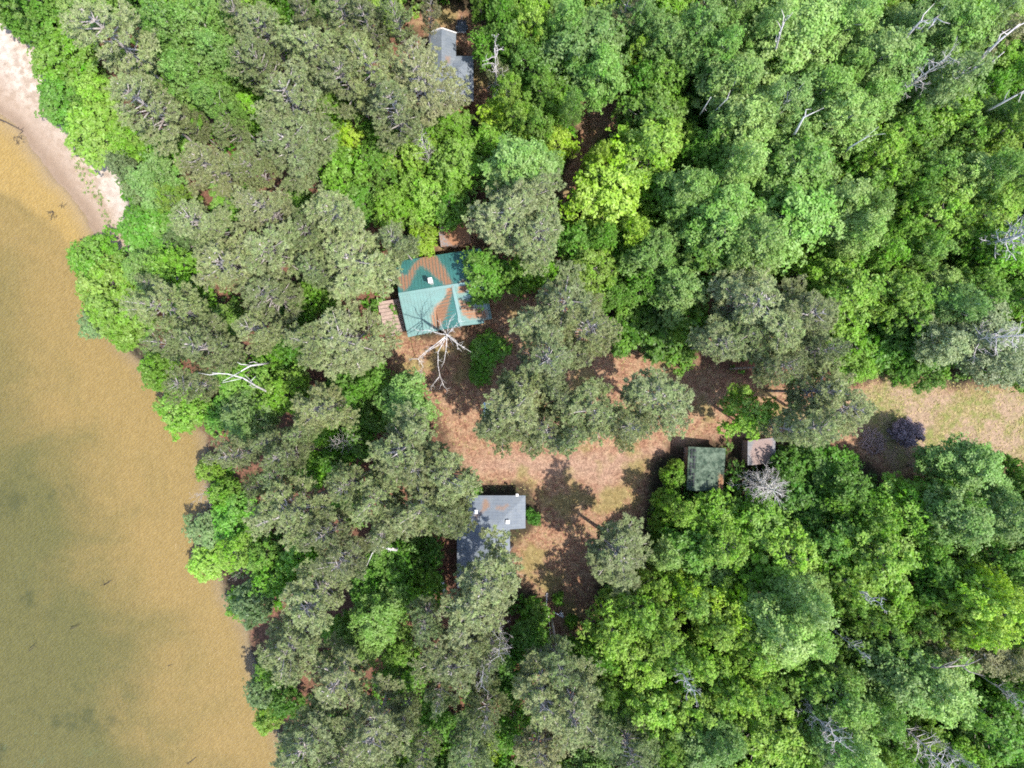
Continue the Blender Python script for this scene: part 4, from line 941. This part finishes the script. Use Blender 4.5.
# ------------------------------------------------------------------ labels: kind, colour, and rank from a thing one can find
LM = [('the pale sandy beach', 50, 110), ('the green roofed cabin', 440, 290), ('the grey shingle cabin', 497, 515), ('the mossy shed', 706, 469), ('the small flat roofed shed', 762, 452), ('the half hidden grey house', 455, 68),
 ('the dry grass field', 950, 420), ('the purple bush', 906, 431), ('the star shaped dead tree', 446, 340), ('the twiggy dead spruce', 765, 486), ('the dead branch heap', 187, 269), ('the forked bleached trunk', 240, 380), ('the dark forest path', 600, 110),
 ('the white bent birch stem', 805, 118), ('the large bare grey tree', 1016, 236), ('the silvery aspens', 985, 338), ('the white bare tree', 682, 672), ('the widest tangled dead crown', 818, 718), ('the two grey snags', 853, 616), ('the antler shaped dead top', 388, 548),
 ('the driftwood log', 10, 124), ('the pine clad clearing', 600, 460), ('the olive brown aspens', 998, 656), ('the lean-to', 456, 234), ('the wooden deck', 389, 318), ('the fallen birch pole', 549, 615), ('the tiny outhouse', 438, 587), ('the grey pink dead bush', 342, 442)]
CATS = {'pine_tree': 'pine tree', 'maple_tree': 'maple tree', 'oak_tree': 'oak tree', 'birch_tree': 'birch tree', 'aspen_tree': 'aspen tree', 'sapling': 'sapling', 'shore_alder': 'alder', 'shrub': 'shrub'}
GRP = {'pine_tree': 'grey green pines around the cabins', 'maple_tree': 'maples of the mixed forest', 'oak_tree': 'oaks of the mixed forest', 'birch_tree': 'birches of the mixed forest', 'aspen_tree': 'aspens of the mixed forest', 'sapling': 'saplings between the trees', 'shore_alder': 'alders along the lake shore', 'shrub': 'shrubs round the clearing'}
ORD = ['nearest', 'second nearest', 'third nearest', 'fourth nearest', 'fifth nearest', 'sixth nearest', 'seventh nearest', 'eighth nearest', 'ninth nearest', 'tenth nearest', 'eleventh nearest', 'twelfth nearest']
def sector(du, dv):
    if abs(du) > abs(dv): return 'right of' if du > 0 else 'left of'
    return 'below' if dv > 0 else 'above'
taken = set()
best = [None]*len(trees)
cand = []
for li, (nm, lu, lv) in enumerate(LM):
    by = {}
    for i, T in enumerate(trees):
        du, dv = T[2]-lu, T[3]-lv
        by.setdefault((T[4], sector(du, dv)), []).append((math.hypot(du, dv), i))
    for (w, s), L in by.items():
        for k, (d, i) in enumerate(sorted(L)[:12]): cand.append((k*60+d, i, w, s, k, nm))
for sc_, i, w, s, k, nm in sorted(cand):
    if best[i] is None: best[i] = (w, s, k, nm)
for i, T in enumerate(trees):
    name = T[0].name.split('.')[0]; lab = '%s, %s such tree %s %s' % (best[i][0], ORD[best[i][2]], best[i][1], best[i][3]) if best[i] else T[4]
    if name in ('shrub', 'shore_alder'): lab = lab.replace('such tree', 'such shrub')
    if T[5] >= 36: lab = 'broad '+lab
    tag(T[0], lab, CATS[name], GRP[name])
# ------------------------------------------------------------------ undergrowth (stuff): low leafy plants on the forest floor
r = R(21)
W = np.column_stack([r.uniform(-70, 70, 12000), r.uniform(-56, 56, 12000)])
land = -sdf(W, lake_poly)
clear = np.max([sdf(W, c) for c in CLEAR], axis=0); sandy = sdf(W, SAND); pine = np.max([sdf(W, c) for c in PINES], axis=0)
patch = vnoise(W, 7., 44, 3)
prob = np.where(pine > -1, np.where(patch > .52, .42, .12), .85)
prob = np.where(clear > -.6, 0, prob); prob = np.where(sandy > -1.0, 0, prob); prob = np.where(land < 1.2, 0, prob)
for o in bpy.data.objects:
    if o.name.split('.')[0] in ('cabin', 'house', 'shed', 'lean_to') and o.type == 'EMPTY':
        prob = np.where(np.hypot(W[:, 0]-o.location.x, W[:, 1]-o.location.y) < (5.2 if 'cabin' in o.name or 'house' in o.name else 2.6), 0, prob)
W = W[r.rand(len(W)) < prob]; n = len(W)
east = np.max([sdf(W, c) for c in PINES], axis=0) < -1
rad = r.uniform(.5, 1.25, n); hg = np.where(east, r.uniform(.6, 4.0, n), r.uniform(.3, 1.6, n))
ns = 11
d = norm(r.normal(size=(n, ns, 3))); d[..., 2] = np.abs(d[..., 2])
C = np.column_stack([W, hg*.45])[:, None] + d*np.stack([rad, rad, hg*.5], 1)[:, None]
N = d*.6 + np.array([0, 0, .9])
Pq, NN, LL, WW, T = sprays(C.reshape(-1, 3), N.reshape(-1, 3), 6, .24, .17, .10, r, .45)
vv = np.repeat(r.rand(n), ns*6)*.6+r.rand(n*ns*6)*.4; ww = np.repeat(r.rand(n), ns*6)*.7+r.rand(n*ns*6)*.3
me = leaves_mesh('undergrowth', Pq, NN, LL, WW, vv, ww, leaf_m, r, T)
o = link('undergrowth', me); o.color = (.10,.22,.026, 1); tag(o, 'low leafy undergrowth covering the forest floor between trunks', 'undergrowth', kind='stuff')
# grass tufts of the dry field, clearing edges and beach
W = np.column_stack([r.uniform(-20, 62, 90000), r.uniform(-30, 32, 90000)])
g1 = sdf(W, GRASS); cl = np.max([sdf(W, c) for c in CLEAR], axis=0); dr = sdf(W, DRIVE)
pr = np.where(g1 > -.5, .8, np.where((cl > -.5) & (dr < 0), .25, 0))
W1 = W[r.rand(len(W)) < pr]
Wb = np.column_stack([r.uniform(-52, -42, 700), r.uniform(12, 30, 700)]); ln_ = polyw([(78,160),(88,186),(104,205),(112,226)])
Wb = Wb[dist(Wb, ln_) < .5+.4*r.rand(len(Wb))]
W1 = np.vstack([W1, Wb]); n = len(W1); k = 6
a = r.uniform(0, 6.28, (n, k)); out = np.stack([np.cos(a), np.sin(a), r.uniform(.5, 1.4, (n, k))], -1); D = norm(out)
L = r.uniform(.03, .085, (n, k)); C = np.column_stack([W1, np.zeros(n)])[:, None]+D*L[..., None]
N = np.cross(D, r.normal(size=(n, k, 3))); N[..., 2] = np.abs(N[..., 2])+1.2
me = leaves_mesh('dry_grass', C.reshape(-1, 3), N.reshape(-1, 3), L.ravel(), np.full(n*k, .016), np.repeat(r.rand(n), k), r.rand(n*k), mat_leaf('dry_blades', .15, .55, 1.3, .04, .8, .1), r, D.reshape(-1, 3))
o = link('dry_grass', me); o.color = (.36,.30,.13, 1); tag(o, 'short dry grass tufts in the field, clearing and beach edge', 'grass', kind='stuff')

W1 = np.column_stack([r.uniform(-56, -38, 2600), r.uniform(10, 34, 2600)])
W1 = np.vstack([W1[dist(W1, polyw([(74,152),(86,182),(102,204),(114,232)])) < .35+.5*r.rand(len(W1))], W1[(dist(W1, polyw([(50,80),(62,118),(84,150),(112,168),(126,205)])) < .7*r.rand(len(W1)))]])
n = len(W1); k = 9; a = r.uniform(0, 6.28, (n, k)); D = norm(np.stack([np.cos(a), np.sin(a), r.uniform(.4, 1.2, (n, k))], -1)); L = r.uniform(.06, .16, (n, k))
C = np.column_stack([W1, np.full(n, -.25)])[:, None]+D*L[..., None]; N = np.cross(D, r.normal(size=(n, k, 3))); N[..., 2] = np.abs(N[..., 2])+1.
me = leaves_mesh('beach_grass', C.reshape(-1, 3), N.reshape(-1, 3), L.ravel(), np.full(n*k, .03), np.repeat(r.rand(n), k), r.rand(n*k), fine_m, r, D.reshape(-1, 3))
o = link('beach_grass', me); o.color = (.17,.24,.06, 1); tag(o, 'thin line of green grass growing along the beach', 'grass', kind='stuff')
# the wood going on past the edges of the photo
r = R(33); VV, vv, ww = [], [], []
src = [PROTO[k][i][0] for k in ('maple', 'oak', 'birch') for i in range(2)]
arr = []
for me_ in src:
    co = np.empty(len(me_.vertices)*3, np.float32); me_.vertices.foreach_get('co', co); co = co.reshape(-1, 4, 3)[::5]
    cn = co.mean(1, keepdims=True); arr.append(cn+(co-cn)*1.9)
G = np.stack(np.meshgrid(np.arange(-96, 97, 6.2), np.arange(-78, 79, 6.2)), -1).reshape(-1, 2)+r.uniform(-1.8, 1.8, (32*26, 2))[:len(np.stack(np.meshgrid(np.arange(-96, 97, 6.2), np.arange(-78, 79, 6.2)), -1).reshape(-1, 2))]
k_ = (CAMZ-9)/F
G = G[((np.abs(G[:, 0]) > 512*k_+5.5) | (np.abs(G[:, 1]) > 384*k_+5.5)) & (sdf(G, lake_poly) < -3) & (np.max([sdf(G, c) for c in CLEAR], axis=0) < -3) & (sdf(G, SAND) < -3)]
for x, y in G:
    co = arr[r.randint(len(arr))]; a = r.uniform(0, 6.28); sc = r.uniform(.85, 1.15); ca, sa = math.cos(a)*sc, math.sin(a)*sc
    q = np.stack([co[..., 0]*ca-co[..., 1]*sa+x, co[..., 0]*sa+co[..., 1]*ca+y, co[..., 2]*sc], -1); VV.append(q.reshape(-1, 3))
    vv.append(np.clip(r.rand()*.5+r.rand(len(co))*.5, 0, 1)); ww.append(np.full(len(co), r.rand()))
VV = np.concatenate(VV); print('wood beyond', len(G), len(VV)//4)
me = mesh_np('woodland', VV, np.arange(len(VV)), 4, leaf_m, {'v': ('FACE', 'FLOAT', np.concatenate(vv)), 'w': ('FACE', 'FLOAT', np.concatenate(ww))})
o = link('woodland', me); o.color = (.15,.27,.045, 1); tag(o, 'broadleaf wood continuing past the edges of the mixed forest', 'wood', kind='stuff')
# ------------------------------------------------------------------ sky, sun, camera
SUN_EL, SUN_AZ = 65.0, math.atan2(-.55, .835)          # direction to the sun, from +x towards +y
wd = bpy.data.worlds.new('World'); scn.world = wd; wd.use_nodes = True
nt = wd.node_tree; nt.nodes.clear()
sky = nt.nodes.new('ShaderNodeTexSky'); sky.sky_type = 'NISHITA'; sky.sun_disc = False
sky.sun_elevation = math.radians(SUN_EL); sky.sun_rotation = math.pi/2 - SUN_AZ
bg = nt.nodes.new('ShaderNodeBackground'); bg.inputs[1].default_value = .15
wo = nt.nodes.new('ShaderNodeOutputWorld'); nt.links.new(sky.outputs[0], bg.inputs[0]); nt.links.new(bg.outputs[0], wo.inputs[0])
sd = bpy.data.lights.new('sun', 'SUN'); sd.energy = 2.65; sd.angle = math.radians(.53); sd.color = (1.0, .955, .88)
so = link('sun', sd)
e = math.radians(SUN_EL); dv = Vector((math.cos(e)*math.cos(SUN_AZ), math.cos(e)*math.sin(SUN_AZ), math.sin(e)))
so.rotation_euler = dv.to_track_quat('Z', 'Y').to_euler(); so.location = dv*120
cd = bpy.data.cameras.new('camera'); cd.sensor_width = 36; cd.lens = 36*F/1024; cd.clip_end = 8000; cd.clip_start = .5
co = link('camera', cd); co.location = (0, 0, CAMZ); co.rotation_euler = (0, 0, 0); scn.camera = co
scn.view_settings.view_transform = 'Standard'; scn.view_settings.look = 'None'; scn.view_settings.exposure = 2.0; scn.view_settings.gamma = 1
scn.cycles.max_bounces = 8; scn.cycles.diffuse_bounces = 6; scn.cycles.transparent_max_bounces = 8
scn.cycles.sample_clamp_indirect = 4
scn.cycles.sample_clamp_direct = 12
scn.cycles.filter_width = 1.8
scn.cycles.use_denoising = False
